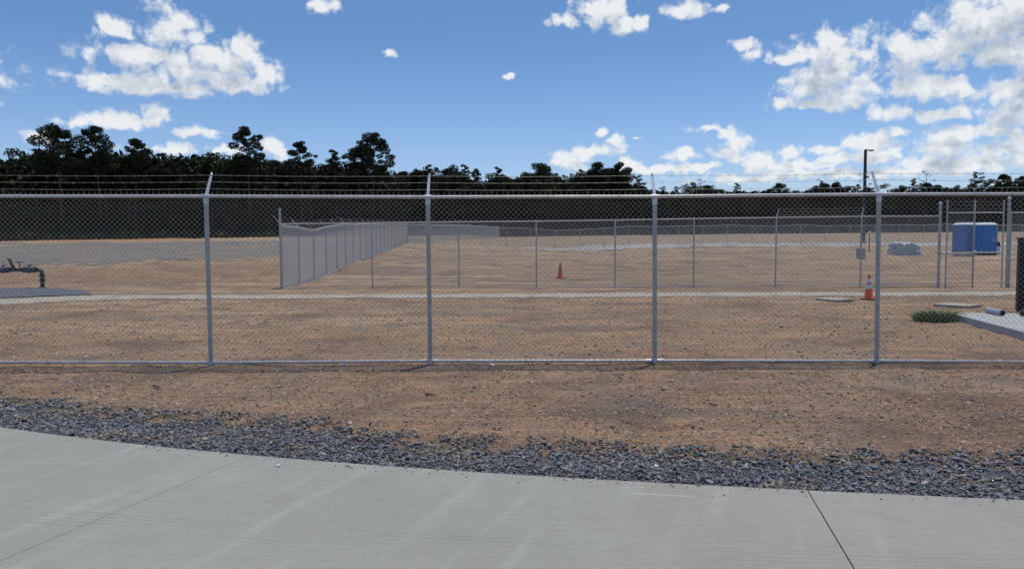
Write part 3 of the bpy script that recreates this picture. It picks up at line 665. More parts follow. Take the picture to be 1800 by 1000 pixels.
def make_tree(kind, seed, Ht, Wd, fine=1.0):
    """returns (trunk MB, leaf arrays). Ht total height, Wd crown width"""
    r_=np.random.default_rng(seed); mb=MB(); cen=[];rad=[]
    lean=r_.normal(0,.02,2)*Ht
    def tr(z): return (lean[0]*(z/Ht)**1.5, lean[1]*(z/Ht)**1.5, z)
    mb.tube([tr(z) for z in np.linspace(-.5,Ht*.95,8)],[.24*Ht/18*(1-.8*i/7) for i in range(8)],7)
    if kind=='loblolly':   # open rounded top of clumped branches
        lo=Ht*.56; n=int(r_.integers(15,21))
        for i in range(n):
            u=(i+.5)/n; z=lo+(Ht*.97-lo)*u; env=math.sin(math.pi*min(1,(.18+.8*u)))**.6*(1 if u<.8 else (1-u)/.2*.55+.45)
            a=i*2.4+r_.uniform(-.5,.5); R_=Wd/2*env*r_.uniform(.55,1.0); e=(tr(z)[0]+R_*math.cos(a),tr(z)[1]+R_*math.sin(a),z+R_*.18+r_.uniform(-.3,.3))
            s0_=tr(z-R_*.25); mid=((s0_[0]+e[0])/2,(s0_[1]+e[1])/2,(s0_[2]+e[2])/2-.1*R_)
            mb.tube([s0_,mid,e],[.075,.05,.025],4,False)
            rr=Wd*.17*r_.uniform(.75,1.25); cen.append((e[0],e[1],e[2]+.2)); rad.append(rr)
            cen.append((mid[0]+r_.normal(0,.3),mid[1]+r_.normal(0,.3),mid[2]+.35)); rad.append(rr*.7)
            if r_.uniform()<.5: cen.append((e[0]+r_.normal(0,.7),e[1]+r_.normal(0,.7),e[2]+r_.uniform(-.3,.6))); rad.append(rr*.6)
        cen.append(tr(Ht*.95)); rad.append(Wd*.12)
        per,size=230*fine,.19
    elif kind=='pine':     # conical, ragged
        lo=Ht*.32; n=int(r_.integers(24,30))
        for i in range(n):
            u=(i+.5)/n; z=lo+(Ht-lo)*u; R_=Wd/2*(1.05-u)**.6*r_.uniform(.6,1.1)+.15; a=i*2.4+r_.uniform(-.6,.6)
            e=(tr(z)[0]+R_*math.cos(a),tr(z)[1]+R_*math.sin(a),z+.15*R_); mb.tube([tr(z-.3),e],[.05,.02],4,False)
            cen.append(e); rad.append(.6+Wd*.10*(1-u)*r_.uniform(.8,1.3)); cen.append(tuple((np.array(e)+np.array(tr(z)))/2)); rad.append(.5+Wd*.07*(1-u))
        cen.append(tr(Ht*.985)); rad.append(.4)
        per,size=110*fine,.23
    elif kind=='sparse':   # thin bare-ish pine
        lo=Ht*.5; n=11
        for i in range(n):
            u=(i+.5)/n; z=lo+(Ht*.98-lo)*u; R_=Wd/2*math.sin(math.pi*(.2+.7*u))*r_.uniform(.5,1.1); a=i*2.4
            e=(tr(z)[0]+R_*math.cos(a),tr(z)[1]+R_*math.sin(a),z+.5*R_); mb.tube([tr(z-.4),e],[.06,.02],4,False); cen.append(e); rad.append(.5*r_.uniform(.7,1.5))
        per,size=60*fine,.24
    else:                  # broad dense crown down to the ground edge
        n=int(r_.integers(26,34)); 
        for i in range(n):
            u=r_.uniform(0,1); z=Ht*(.2+.75*u); R_=Wd/2*math.sqrt(max(.05,1-((u-.42)/.62)**2))*r_.uniform(.4,1.0); a=r_.uniform(0,6.28)
            e=(R_*math.cos(a),R_*math.sin(a),z); cen.append(e); rad.append(Wd*.15*r_.uniform(.7,1.2))
            if i%2==0: mb.tube([tr(max(.5,z-R_)),e],[.07,.02],4,False)
        cen.append((0,0,Ht*.93)); rad.append(Wd*.12)
        per,size=62*fine,.24
    V,Q,tone=leafcloud(cen,rad,per,size,r_); return mb,V,Q,tone
def tree_proto(kind,seed,Ht,Wd,fine=1.0,name=None):
    root=empty(name or {'loblolly':'pine_tree','pine':'pine_tree','sparse':'pine_tree','oak':'broadleaf_tree'}[kind],(0,0,0))
    mb,V,Q,tone=make_tree(kind,seed,Ht,Wd,fine); mb.build('trunk',m_bark,root,True)
    np_mesh('crown',V,Q,m_oak if kind=='oak' else m_pine,root,tone); return root
def copy_tree(root):
    r=root.copy(); COL.objects.link(r)
    for ch in list(root.children): c_=ch.copy(); COL.objects.link(c_); c_.parent=r
    return r
DX=[-400,0,450,700,900,1200,1800,2200]; DY=[112,125,150,172,200,238,285,310]
def depth(px): return float(np.interp(px,DX,DY))
# emergent, individually recognisable trees: px, top y, crown px width, kind, label
EM=[(103,223,68,'loblolly','tall dark pine with a wide domed crown, leftmost of the tall ones'),
 (172,220,52,'loblolly','tall pine with uneven crown and narrow top beside the leftmost wide domed pine'),
 (233,244,50,'loblolly','lower wide-crowned pine third from the left above the dark wood'),
 (437,222,46,'loblolly','tall open pine with airy clumped crown, above the nearest fence\'s second visible bay'),
 (528,247,44,'loblolly','medium pine with rounded crown just right of a small white cloud'),
 (590,264,26,'pine','slim pointed pine just left of the biggest open-crowned pine'),
 (630,258,44,'loblolly','lower pine leaning against the left side of the biggest open-crowned pine'),
 (654,236,60,'loblolly','biggest open-crowned pine, sky showing through, standing alone left of centre'),
 (745,291,22,'pine','small pointed pine just left of the second visible fence post'),
 (797,289,42,'oak','rounded dense tree just right of the second fence post\'s barb arm'),
 (877,295,20,'pine','slim pointed tree near the picture centre, left of the broad dense tree'),
 (952,283,44,'oak','broad dense dark tree just right of the picture centre, under the cumulus'),
 (1020,299,20,'pine','slim pine between the broad dense tree and the round-topped pair'),
 (1047,285,30,'loblolly','left pine of the round-topped pair in front of a white cloud'),
 (1086,287,36,'loblolly','right pine of the round-topped pair in front of a white cloud'),
 (1127,309,24,'pine','small pointed tree just left of the third fence post\'s barb arm'),
 (1216,316,28,'oak','low bushy tree right of the third visible fence post'),
 (1232,314,14,'sparse','thin spindly tree beside the low bushy tree right of the third post'),
 (1441,314,16,'sparse','thin sparse tree standing alone above the low treeline left of the lamp pole'),
 (1522,300,24,'sparse','sparse tall pine standing right behind the black lamp pole'),
 (1607,315,16,'pine','small pointed pine between the fourth fence post and the forked thin tree'),
 (1630,301,24,'sparse','forked thin tree with open crown right of the fourth fence post'),
 (1714,303,32,'pine','taller cone-shaped dark tree above the blue toilets'),
 (1763,306,24,'loblolly','round-topped pine at far right above the gate\'s right post'),
 (1797,309,20,'loblolly','pine cut by the right edge of the picture')]
for i,(px,ty_,wp,kind,lab) in enumerate(EM):
    D=depth(px)-4; tp=at(px,ty_,D); gz=float(H(tp.x,D)); Ht=tp.z-gz; Wd=wp*D/F*{'oak':1.5,'pine':1.55,'sparse':1.25,'loblolly':1.1 if px<700 else 1.35}[kind]
    fine = 1.0 if kind!='oak' else 1.2
    r=tree_proto(kind,100+i,Ht,Wd*(1.05),fine,'tall_'+('broadleaf_tree' if kind=='oak' else 'pine_tree')); r.location=(tp.x,D,gz); r.rotation_euler.z=random.uniform(0,6.28); tag(r,lab,'tree')
SKY=[(-400,280),(0,276),(60,262),(110,268),(190,268),(240,270),(330,272),(400,276),(450,278),(500,285),(560,284),(610,288),(680,298),(712,302),(735,296),(770,300),(800,297),(830,306),(860,308),(885,302),(905,308),(930,298),(970,297),(990,306),(1020,302),(1060,298),(1095,302),(1105,314),(1125,328),(1160,328),(1200,330),(1260,328),(1330,330),(1400,330),(1480,326),(1560,330),(1640,324),(1700,322),(1800,318),(2200,310)]
protos={}
PR=[('loblolly',1,18,7.5),('pine',2,17,6),('oak',3,15,9.5),('loblolly',4,17,6.5),('oak',5,14,8.5),('pine',6,18,5.5),('loblolly',7,16,8),('oak',8,15,8)]
PH=[q[2] for q in PR]
used=[False]*len(PR); prl=[tree_proto(k_,s_,h_,w_,.9) for k_,s_,h_,w_ in PR]
cnt=0; px=-330.0; skp=np.array(SKY,float)
rows=[(0,1.02),(7,.98)]
placed=[]
for ri,(dd,hk) in enumerate(rows):
    px=-330.0+ri*15
    while px<2150:
        D=depth(px)+dd+random.uniform(-2,2); sk=float(np.interp(px,skp[:,0],skp[:,1]))
        tz=at(px,sk+random.uniform(-9,16)*(150/D)**.5,D); gz=float(H(tz.x,D)); Ht=(tz.z-gz)*hk
        placed.append((tz.x,D,gz,Ht,px)); px+= random.uniform(3.1,4.7)*F/D*(1.0 if ri==0 else 1.25)
print('wood trees',len(placed))
for q,(x_,D,gz,Ht,px_) in enumerate(placed[:270]):
    j=random.choices(range(len(PR)),[2,3,4,2,4,3,2,4])[0]
    if not used[j]: o=prl[j]; used[j]=True
    else: o=copy_tree(prl[j])
    s_=Ht/PH[j]; w_=max(s_,.75)*random.uniform(.85,1.15); o.location=(x_,D,gz); o.scale=(w_,w_,s_); o.rotation_euler.z=random.uniform(0,6.28)
    px_=px_; zi=int(np.searchsorted([0,366,560,754,952,1151,1345,1543,1800],px_)); zn=['left of the picture edge','behind the leftmost fence bay','behind the left half of the second fence bay','behind the right half of the second fence bay','behind the left half of the third fence bay','behind the right half of the third fence bay','behind the left half of the fourth fence bay','behind the right half of the fourth fence bay','behind the rightmost fence bay','right of the picture edge'][zi]
    kd='broadleaf tree' if PR[j][0]=='oak' else 'pine'
    tag(o,'dark '+kd+' packed in the wood '+zn,'tree',kd+'s packed in the wood '+zn)
# the wood behind them and its undergrowth, one dark mass
C=[];Rr=[]
r_=np.random.default_rng(55)
for px in np.arange(-350,2200,5.0):
    D0=depth(px); sk=float(np.interp(px,skp[:,0],skp[:,1]))
    for dd in (3,10,17):
        D=D0+dd+r_.uniform(-2,2); q=at(px+r_.uniform(-4,4),sk+10,D); gz=float(H(q.x,D)); ht=max(4,(q.z-gz)*.93)
        for z in np.arange(.8,ht,1.7 if dd>3 else 2.6): C.append((q.x+r_.normal(0,.9),D+r_.normal(0,1.5),gz+z+r_.uniform(-1.2,1.2))); Rr.append(r_.uniform(1.4,2.3))
C=np.array(C); print('wood clumps',len(C))
V,Q,tone=leafcloud(C,Rr,8,.7,r_); o=np_mesh('woodland',V,Q,m_oak,None,tone); tag(o,'dark tangle of undergrowth and crowns filling the wood behind its front trees','woodland',kind='stuff')
# grassy verge at the foot of the wood
C=[];Rr=[]
for px in np.arange(-350,2200,4.0):
    D=depth(px)-8+r_.uniform(-1.5,1.5); q=at(px,420,D); C.append((q.x,D,float(H(q.x,D))+.3)); Rr.append(.5+2.0*r_.uniform()**3+.5*max(0,math.sin(px*.021)+math.sin(px*.053)))
V,Q,tone=leafcloud(C,Rr,16,.42,r_); o=np_mesh('undergrowth',V,Q,m_oak,None,tone); tag(o,'low dark weeds and bushes along the foot of the treeline','undergrowth',kind='stuff')

# ------------------------------------------------------------------ small objects
def gnd(px,py):
    q=P(px,py,0)
    for _ in range(12): q=P(px,py,float(H(q.x,q.y)))
    return q
m_or,t,b=mat('orange_plastic',(.80,.085,.03),.5); n=t.noise(pos(t),14,4,.6); t.nt.links.new(t.mix(t.mr(n,.4,.7),(.95,.12,.03),(.80,.13,.05)),b.inputs['Base Color'])
m_red,t,b=mat('faded_red_plastic',(.62,.085,.045),.6); m_blk,_,_=mat('black_rubber',(.02,.02,.022),.7)
m_wh,t,b=mat('white_band',(.74,.76,.76),.4); m_bkm,t,b=mat('black_panel',(.004,.004,.005),.6,0,.15)
def cone(px,py,h,label,collars=True,m=m_or,rz=.3,tilt=0):
    q=gnd(px,py); o=empty('traffic_cone',(q.x,q.y,q.z),rz); tag(o,label,'traffic cone')
    if tilt: o.rotation_euler.x=tilt
    mb=MB(); mb.box((0,0,.016),(.37*h/.71,.37*h/.71,.032),bev=.05); mb.build('base',m_blk if collars else m_red,o)
    R0,R1=.135*h/.71,.028
    rad=lambda z:R0+(R1-R0)*(z/h)
    mb=MB(); mb.lathe([(R0*1.12,.03),(R0*1.1,.05),(rad(.06),.07),(rad(h*.5),h*.5),(rad(h*.97),h*.97),(R1*.9,h),(R1*.6,h),(R1*.55,h*.95)],seg=28); mb.build('cone_body',m,o,True)
    if collars:
        for a,b_ in ((.44,.60),(.67,.83)):
            mb=MB(); mb.lathe([(rad(h*a)+.004,h*a),(rad(h*b_)+.004,h*b_)],seg=28); mb.build('reflective_band',m_wh,o,True)
cone(1527,527,.72,'bright orange traffic cone with two white bands beside the fourth fence post')
cone(985,490,.73,'plain faded red traffic cone standing inside the yard near the centre',False,m_red)

# concrete covers
def cover_slab(px0,px1,py,label,rz,hz,ratio):
    a=gnd(px0,py); b_=gnd(px1,py); c_=(a+b_)/2; wd=(b_-a).length*.72
    o=MB(); o.box((0,0,hz/2-.03),(wd,wd*ratio,hz+.06),bev=.06); ob=o.build('concrete_cover',m_path); ob.location=(c_.x,c_.y,float(H(c_.x,c_.y))); ob.rotation_euler.z=rz
    tag(ob,label,'concrete cover'); return ob
cover_slab(1432,1502,528,'flat concrete cover left of the orange and white cone',.5,.07,1.0)
cover_slab(1640,1726,538.5,'flat concrete cover between gate and green weeds',.55,.07,1.0)

# equipment pad and cabinet
PZ=.14
A=P(1668,549,PZ); C0=P(1800,583,PZ); dv=Vector((C0.x-A.x,C0.y-A.y)); dl=dv.length; dv/=dl; nv=Vector((-dv.y,dv.x)); 
if nv.x<0: nv=-nv
mb=MB(); Lp=dl+1.6; Wp=4.6
cr=[(A.x,A.y),(A.x+dv.x*Lp,A.y+dv.y*Lp),(A.x+dv.x*Lp+nv.x*Wp,A.y+dv.y*Lp+nv.y*Wp),(A.x+nv.x*Wp,A.y+nv.y*Wp)]
bv=.012; ctr=np.mean(cr,0)
V=[(x,y,-.1) for x,y in cr]+[(x,y,PZ-.01) for x,y in cr]+[(x+(ctr[0]-x)*.006,y+(ctr[1]-y)*.006,PZ) for x,y in cr]
mb.add(V,[(0,1,2,3),(11,10,9,8)]+[(i,(i+1)%4,4+(i+1)%4,4+i)[::-1] for i in range(4)]+[(4+i,4+(i+1)%4,8+(i+1)%4,8+i)[::-1] for i in range(4)])
o=mb.build('concrete_pad',m_pad); tag(o,'raised pale concrete equipment pad at right, beside the green weeds','concrete pad')
bc=P(1788,548.5,PZ); ang=math.atan2(nv.y,nv.x); cab=empty('equipment_cabinet',(bc.x,bc.y,PZ),-.55); tag(cab,'tall black cabinet on the concrete pad, cut by the right edge of the picture','cabinet')
ch_=at(1788,420,bc.y).z-PZ
mb=MB(); mb.box((.65,.4,ch_/2),(1.3,.8,ch_),bev=.02); mb.build('cabinet_body',m_bkm,cab)
mb=MB(); mb.box((.65,.4,ch_+.012),(1.36,.86,.03),bev=.02); mb.build('cabinet_roof',m_bkm,cab)
mb=MB(); mb.box((.65,-.006,ch_/2),(1.1,.012,ch_-.16),bev=.002); d=mb.build('cabinet_door',m_bkm,cab)
mb=MB(); mb.box((.25,-.03,ch_*.52),(.03,.035,.16)); mb.build('handle',m_post,d)
m_pvc,t,b=mat('grey_pipe',(.30,.36,.42),.45); n=t.noise(pos(t),20,4,.6); t.nt.links.new(t.mix(t.mr(n,.3,.7),(.24,.30,.36),(.42,.47,.52)),b.inputs['Base Color'])
def pipe_piece(px0,py0,px1,py1,label):
    a=P(px0,py0,PZ); b_=P(px1,py1,PZ); o=empty('pipe_offcut',(a.x,a.y,PZ)); tag(o,label,'pipe','pipe offcuts on the concrete pad')
    d=Vector((b_.x-a.x,b_.y-a.y,0)); R_=.062; n=16; dn=d.normalized(); sx=Vector((-dn.y,dn.x,0)); V=[];fs=[]
    for (s_,rr) in ((0,R_),(1,R_),(1,R_*.86),(0,R_*.86)):
        for k in range(n):
            t_=2*math.pi*k/n; V.append(tuple(d*s_+sx*rr*math.cos(t_)+Vector((0,0,R_+rr*math.sin(t_)))))
    for i in range(4):
        for k in range(n): fs.append((i*n+k,i*n+(k+1)%n,((i+1)%4)*n+(k+1)%n,((i+1)%4)*n+k))
    mb=MB(); mb.add(V,fs); mb.build('tube',m_pvc,o,True)
    mb=MB(); mb.tube([tuple(d*.9+Vector((0,0,R_))),tuple(d*.97+Vector((0,0,R_)))],R_*.83,16); mb.build('bore_shade',m_bkm,o)  # black disc stands in for the shade inside the open pipe end
pipe_piece(1736,550,1762,555.5,'grey pipe offcut with dark open end lying on the concrete pad')
pipe_piece(1820,552,1797,556,'grey pipe offcut cut by the picture edge at the foot of the black cabinet')

# weed clump
m_grass,t,b=mat('grass_blades',(.05,.10,.03),.6); a=t.n('ShaderNodeAttribute',attribute_name='tone').outputs['Fac']; t.nt.links.new(t.mix(a,(.05,.12,.03),(.19,.28,.09)),b.inputs['Base Color'])
def tuft(name,cx,cy,rx,ry,n,hgt,label,cat='weeds'):
    r_=np.random.default_rng(int(abs(cx*100))); V=[];Q=[];T=[]; z0=float(H(cx,cy))
    for i in range(n):
        a=r_.uniform(0,6.28); rr=math.sqrt(r_.uniform()); x_=rx*rr*math.cos(a); y_=ry*rr*math.sin(a)
        out=np.array([math.cos(a),math.sin(a)*.8])*r_.uniform(.2,1.0)*hgt*1.0+r_.normal(0,.06,2); h_=hgt*r_.uniform(.4,1.1)*(1.1-.5*rr); wd=r_.uniform(.005,.012); ta=r_.uniform(0,3.14); sx_,sy_2=wd*math.cos(ta),wd*math.sin(ta)
        p0=np.array([x_,y_,-.02]); p1=np.array([x_+out[0]*.35,y_+out[1]*.35,h_*.7]); p2=np.array([x_+out[0],y_+out[1],h_*.95]); k=len(V)
        for pp_,w__ in ((p0,1),(p1,.9),(p2,.15)): V+= [pp_-np.array([sx_,sy_2,0])*w__,pp_+np.array([sx_,sy_2,0])*w__]
        Q+=[(k,k+1,k+3,k+2),(k+2,k+3,k+5,k+4)]; t_=r_.uniform(); T+=[t_,t_]
    o=np_mesh(name,np.array(V),np.array(Q),m_grass,None,T); o.location=(cx,cy,z0); tag(o,label,cat); return o
q=gnd(1650,566); tuft('weed_clump',q.x,q.y,.44,.32,1100,.30,'dense green weed clump beside the corner of the raised concrete pad')
q=gnd(1485,530); tuft('weed_tuft',q.x,q.y,.28,.06,120,.07,'thin low green weeds along the near side of the left concrete cover')

# portable toilets
m_blue,t,b=mat('blue_plastic',(.01,.11,.44),.45); n=t.noise(pos(t),2.5,4,.6); t.nt.links.new(t.mix(t.mr(n,.3,.7),(.008,.15,.50),(.02,.21,.60)),b.inputs['Base Color'])
m_blue2,t,b=mat('faded_blue_plastic',(.04,.19,.50),.55); m_roof,t,b=mat('translucent_white_roof',(.62,.68,.74),.5)
def toilet(px,py,Y,w_,label,rz,m):
    q=at(px,py,Y); q.z=float(H(q.x,Y)); h_=at(px,391,Y).z-q.z; o=empty('portable_toilet',(q.x,Y,q.z),rz); tag(o,label,'portable toilet','portable toilets beyond the gate')
    mb=MB(); mb.box((0,0,.06),(w_*1.02,w_*1.02,.16),bev=.03); mb.build('skid_base',m_blk,o)
    mb=MB(); mb.box((0,0,.14+(h_-.4)/2),(w_,w_,h_-.4),bev=.05)
    for sx_ in np.linspace(-.4,.4,5): 
        for (a,b_) in ((sx_*w_,w_/2),(sx_*w_,-w_/2)): mb.box((a,b_,.14+(h_-.4)/2),(.05,.04,h_-.6))
        mb.box((w_/2,sx_*w_,.14+(h_-.4)/2),(.04,.05,h_-.6)); mb.box((-w_/2,sx_*w_,.14+(h_-.4)/2),(.04,.05,h_-.6))
    mb.build('wall_panels',m,o)
    mb=MB(); mb.box((0,-w_/2-.03,.14+(h_-.4)/2),(w_*.68,.05,h_-.62),bev=.012); d=mb.build('door',m,o); mb=MB(); mb.box((w_*.26,-w_/2-.07,1.1),(.07,.04,.16)); mb.build('latch',m_wh,d)
    mb=MB(); mb.box((0,0,h_-.20),(w_*1.04,w_*1.04,.06),bev=.05); mb.box((0,0,h_-.095),(w_*1.02,w_*1.02,.15),taper=.72,bev=.05); mb.build('roof',m_roof,o)
    mb=MB(); mb.tube([(w_*.3,w_*.3,h_-.1),(w_*.3,w_*.3,h_+.2)],.05,8); mb.build('vent_pipe',m_blk,o)
toilet(1696,441,58.5,1.30,'duller blue portable toilet, left of the two beyond the gate',.35,m_blue2)
toilet(1729.5,441,57.0,1.26,'bright blue portable toilet, right of the two beyond the gate',-.12,m_blue)
# wash stand at the right of toilets
q=at(1751,440,57); q.z=float(H(q.x,57)); o=empty('wash_station',(q.x,57,q.z)); tag(o,'small grey hand wash station with dark top beside the bright blue toilet','wash station')
mb=MB(); mb.box((0,0,.3),(.42,.45,.6),bev=.05); mb.build('tank',m_roof,o); mb=MB(); mb.box((0,0,.78),(.5,.42,.34),bev=.06,taper=.8); mb.build('basin',m_blk,o); mb=MB(); mb.tube([(0,0,.9),(0,0,1.1),(0,-.12,1.12)],.03,8); mb.build('tap',m_blk,o,True)
# wrapped heap
m_film,t,b=mat('grey_plastic_film',(.34,.37,.40),.35); p=pos(t); n=t.noise(p,3,6,.65,1.0); t.nt.links.new(t.mix(t.mr(n,.35,.65),(.30,.33,.36),(.62,.65,.68)),b.inputs['Base Color'])
bp=t.n('ShaderNodeBump',{'Height':n,'Strength':1.0,'Distance':.15}); t.nt.links.new(bp.outputs[0],b.inputs['Normal'])
def heap(name,px0,px1,Y,hgt,label,cat,m,dep=1.2):
    a=at(px0,440,Y); b_=at(px1,440,Y); cx=(a.x+b_.x)/2; wd=(b_.x-a.x)/2; z0=float(H(cx,Y)); nu,nv_=36,14; V=[];fs=[]
    for i in range(nv_):
        for j in range(nu):
            t_=2*math.pi*j/nu; u=i/(nv_-1); cs=math.cos(t_); sn_=math.sin(t_); sup=(abs(cs)**3+abs(sn_)**3)**(-1/3)
            rr=sup*(1-.16*u-.9*max(0,u-.72)*3.1*.9); rr=max(rr,.02)
            zz=hgt*min(1,u/.72)*(1+.0)+(.05*hgt if u>.72 else 0); x_=wd*rr*cs; y_=dep*rr*sn_
            wv=float(sn(np.array(x_*2+i),np.array(y_*2),1.1,61))*.05
            skew=1-.42*max(0,x_/wd)
            V.append((x_*(1+wv),y_*(1+wv),zz*skew*(1+wv)))
    for i in range(nv_-1):
        for j in range(nu): fs.append((i*nu+j,i*nu+(j+1)%nu,(i+1)*nu+(j+1)%nu,(i+1)*nu+j))
    fs.append(tuple(range((nv_-1)*nu,nv_*nu)))
    mb=MB(); mb.add(V,fs); o=mb.build(name,m,None,True); o.location=(cx,Y,z0-.05); tag(o,label,cat); return o
heap('wrapped_pile',1566,1612,56,.92,'low grey heap of film-wrapped material between the fourth post and the gate','wrapped pile',m_film)
m_rub,t,b=mat('rubble',rough=.9); n=t.vor(pos(t),5,out=1); t.nt.links.new(t.mix(t.xyz(n)[0],(.16,.13,.11),(.42,.38,.33)),b.inputs['Base Color'])
heap('rubble_pile',1680,1712,54.5,.32,'small brown and white rubble pile in front of the duller blue toilet','rubble',m_rub,.7)
# utility box and marker post near the fourth post
m_box,_,_=mat('pale_grey_paint',(.32,.33,.34),.5); m_dk,_,_=mat('dark_metal',(.035,.035,.04),.5)
q=at(1513,437,50); q.z=float(H(q.x,50)); o=empty('utility_box',(q.x,50,q.z)); tag(o,'pale grey utility box with dark pipe riser, left of the fourth front post','utility box')
mb=MB(); mb.box((0,0,.42),(.48,.4,.56),bev=.03); mb.build('box_body',m_box,o); mb=MB(); mb.box((0,0,.05),(.5,.35,.12)); mb.build('plinth',m_pad,o)
mb=MB(); mb.tube([(0,0,.73),(0,0,1.1),(.1,0,1.2),(.02,0,1.5),(0,0,1.7)],.05,8); mb.build('riser_pipe',m_dk,o,True)
q=at(1528,434,62); q.z=float(H(q.x,62)); o=empty('marker_post',(q.x,62,q.z)); tag(o,'slim post with small white cap between utility box and fourth fence post','post')
mb=MB(); mb.tube([(0,0,-.1),(0,0,1.5)],.04,8); mb.build('pole',m_dk,o,True); mb=MB(); mb.lathe([(.02,1.48),(.10,1.55),(.11,1.62),(.06,1.7),(.01,1.72)],seg=12); mb.build('white_cap',m_wh,o,True)

# lamp pole
LY=96; q=at(1518,420,LY); q.z=float(H(q.x,LY)); tp=at(1519,263,LY).z-q.z; lp=empty('street_lamp',(q.x,LY,q.z)); tag(lp,'tall black area light pole with one flat head pointing right','street lamp')
m_lp,_,_=mat('dark_bronze_paint',(.012,.012,.018),.45)
mb=MB(); mb.box((0,0,tp/2),(.34,.34,tp),taper=.78); mb.build('pole',m_lp,lp); mb=MB(); mb.lathe([(.32,-.2),(.32,.55),(.30,.6)],seg=16); mb.build('concrete_base',m_pad,lp,True)
mb=MB(); mb.box((.32,0,tp-.10),(.5,.12,.12)); mb.build('arm',m_lp,lp); mb=MB(); mb.box((.74,0,tp-.12),(.6,.42,.14),bev=.06); h_=mb.build('lamp_head',m_lp,lp); mb=MB(); mb.box((.74,0,tp-.20),(.4,.3,.015)); mb.build('lens',m_dk,h_)

# pipework at left
q=gnd(75,507); m_bp,t,b=mat('blue_black_pipe_paint',(.015,.02,.032),.5); m_bv,t,b=mat('blue_valve_paint',(.025,.065,.11),.5)
PY_=q.y; o=empty('valve_assembly',(q.x,q.y,q.z)); tag(o,'dark blue above-ground pipe and valve assembly at far left behind the pale path','valve assembly')
hz_=at(75,474,PY_).z-q.z; s_=PY_/F
mb=MB(); mb.tube([(0,0,-.1),(0,0,hz_-.12),(-.03,0,hz_-.04),(-.12,0,hz_)],.075,14); mb.lathe([(.14,.0),(.14,.05)],seg=16); mb.lathe([(.13,.30),(.13,.35)],seg=16); mb.lathe([(.13,.45),(.13,.50)],seg=16); mb.build('riser_pipe',m_bp,o,True)
mb=MB(); mb.tube([(-.12,0,hz_),(-2.9,0,hz_)],.07,14)
for xx in (-.22,-.30,-.62,-.70,-1.25,-1.32,-1.62,-1.70,-2.0,-2.3,-2.38): mb.tube([(xx-.018,0,hz_),(xx+.018,0,hz_)],.11,16)
mb.build('cross_pipe',m_bp,o,True)
for xx in (-.47,-1.48,-2.15):
    mb=MB(); mb.tube([(xx-.16,0,hz_),(xx-.08,0,hz_),(xx,0,hz_),(xx+.08,0,hz_),(xx+.16,0,hz_)],[.08,.12,.135,.12,.08],14); mb.tube([(xx,0,hz_+.1),(xx,0,hz_+.2)],.045,10); mb.build('valve_body',m_bv if xx>-2 else m_bp,o,True)
mb=MB(); mb.tube([(-1.08,0,hz_+.05),(-1.25,0,hz_+.42)],[.06,.05],10); mb.tube([(-1.20,0,hz_+.36),(-1.33,0,hz_+.46)],[.05,.02],8)
mb.build('relief_arm',m_bp,o,True)
mb=MB(); c_=Vector((-.85,0,hz_+.30)); mb.tube([tuple(c_+Vector((.13*math.cos(t_),.13*math.sin(t_),0))) for t_ in np.linspace(0,6.283,17)],.014,6,False); mb.tube([(-.85,0,hz_),(-.85,0,hz_+.31)],.02,8); mb.tube([(-.98,0,hz_+.3),(-.72,0,hz_+.3)],.012,6); mb.build('hand_wheel',m_bv,o,True)
mb=MB(); mb.tube([(-2.9,0,hz_),(-2.98,0,hz_-.06),(-3.0,0,-.1)],.075,14); mb.build('riser_pipe',m_bp,o,True)

# twigs, scraps and odd stones
m_twig,_,_=mat('dark_twig',(.05,.038,.03),.9); m_pap,_,_=mat('white_paper',(.75,.75,.78),.6)
def twig(pts,label,r=.006,z=.012):
    w_=[P(a,b_,0) for a,b_ in pts]; o0=w_[0]; zz=float(H(o0.x,o0.y)) if o0.y>float(edge_y(o0.x)) else 0
    mb=MB(); mb.tube([(v.x-o0.x,v.y-o0.y,z+random.uniform(0,.01)) for v in w_],[r]*(len(w_)-1)+[r*.4],6); o=mb.build('twig',m_twig,None,True); o.location=(o0.x,o0.y,zz); tag(o,label,'twig')
twig([(269,680),(277,682),(284,688)],'short dark curved twig on the dirt in front of the left fence post',.011,.02)
twig([(607,819),(614,821),(622,825)],'thin dark curved twig on the concrete walk near its gravel edge',.003,.005)
twig([(748,693),(756,694),(768,695)],'dark straight stick on the dirt in front of the second fence post',.009,.015)
twig([(1247,714),(1254,716),(1262,717)],'dark straight stick on the dirt right of the third fence post',.008,.015)
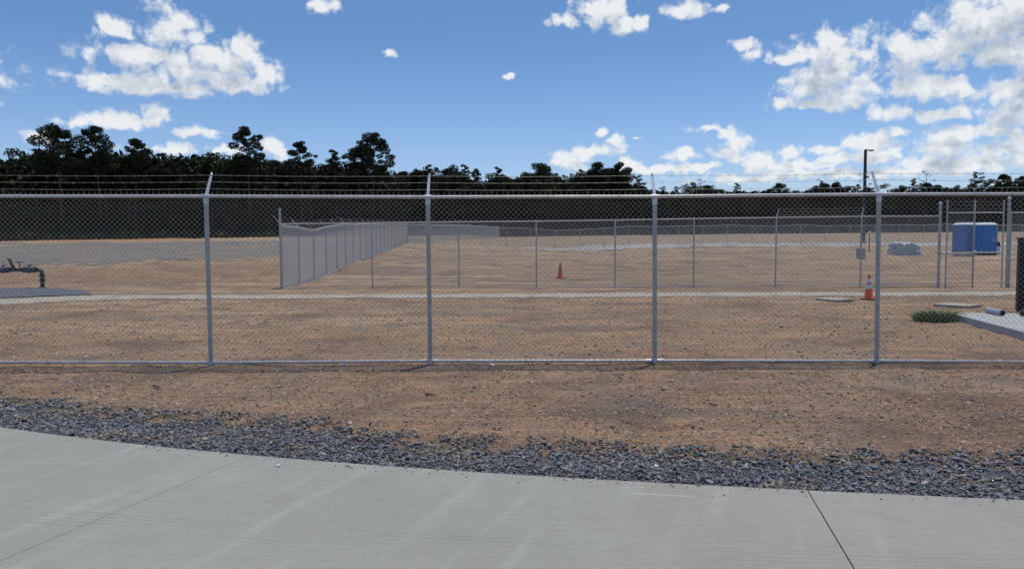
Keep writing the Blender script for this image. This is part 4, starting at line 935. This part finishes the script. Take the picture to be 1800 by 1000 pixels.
def scrap(px,py,label,s_=.04,m=m_pap):
    q=P(px,py,0); zz=float(H(q.x,q.y)) if q.y>float(edge_y(q.x)) else 0
    V=[];n=5; r_=np.random.default_rng(px)
    for j in range(n):
        for i in range(n): V.append((s_*(i/(n-1)-.5)*r_.uniform(.8,1.3),s_*.8*(j/(n-1)-.5)*r_.uniform(.8,1.3),.006+s_*.35*r_.uniform()))
    fs=[(j*n+i,j*n+i+1,(j+1)*n+i+1,(j+1)*n+i) for j in range(n-1) for i in range(n-1)]
    mb=MB(); mb.add(V,fs); o=mb.build('paper_scrap',m); md=o.modifiers.new('thick','SOLIDIFY'); md.thickness=.0015; o.location=(q.x,q.y,zz); tag(o,label,'litter')
scrap(603,642,'crumpled white scrap under the bottom rail left of the second fence post',.075)
scrap(866,642,'crumpled white scrap under the bottom rail right of the second fence post',.065)
scrap(489,819,'tiny white scrap lying on the concrete walk',.03)
m_st,t,b=mat('pale_stone',(.42,.38,.31),.85); n=t.noise(pos(t),30,4,.6); t.nt.links.new(t.mix(t.mr(n,.3,.7),(.34,.30,.24),(.52,.48,.40)),b.inputs['Base Color'])
m_st2,t,b=mat('reddish_stone',(.42,.25,.19),.85)
def rock(px,py,s_,label,m=m_st):
    q=P(px,py,0); zz=float(H(q.x,q.y)); mb=MB(); r_=np.random.default_rng(px+py); pr=[(.02,-.5),(.6,-.4),(1,-.05),(.85,.3),(.4,.5),(.02,.55)]
    mb.lathe(pr,seg=10); V=mb.v[0]; V+=r_.normal(0,.07,V.shape); mb.v[0]=V*np.array([s_/2,s_/2.6,s_*.55]); o=mb.build('stone',m,None,True); o.location=(q.x,q.y,zz+s_*.25+.005); o.rotation_euler.z=r_.uniform(0,3); tag(o,label,'stone')
rock(1481,809,.05,'pale rounded stone at the back edge of the slate gravel below the fourth post')
rock(1626,846,.062,'largest pale oval stone in the slate gravel at right')
rock(1579,855,.042,'reddish stone in the slate gravel left of the largest pale oval stone',m_st2)
rock(340,779,.045,'pale stone in the slate gravel just behind the walk at left')
rock(301,757,.04,'small tan stone in the slate gravel below the curved twig',m_st2)
rock(1078,808,.042,'pale stone in the slate gravel below the third fence post')
rock(1153,815,.038,'white stone in the slate gravel right of the third fence post',m_pap)
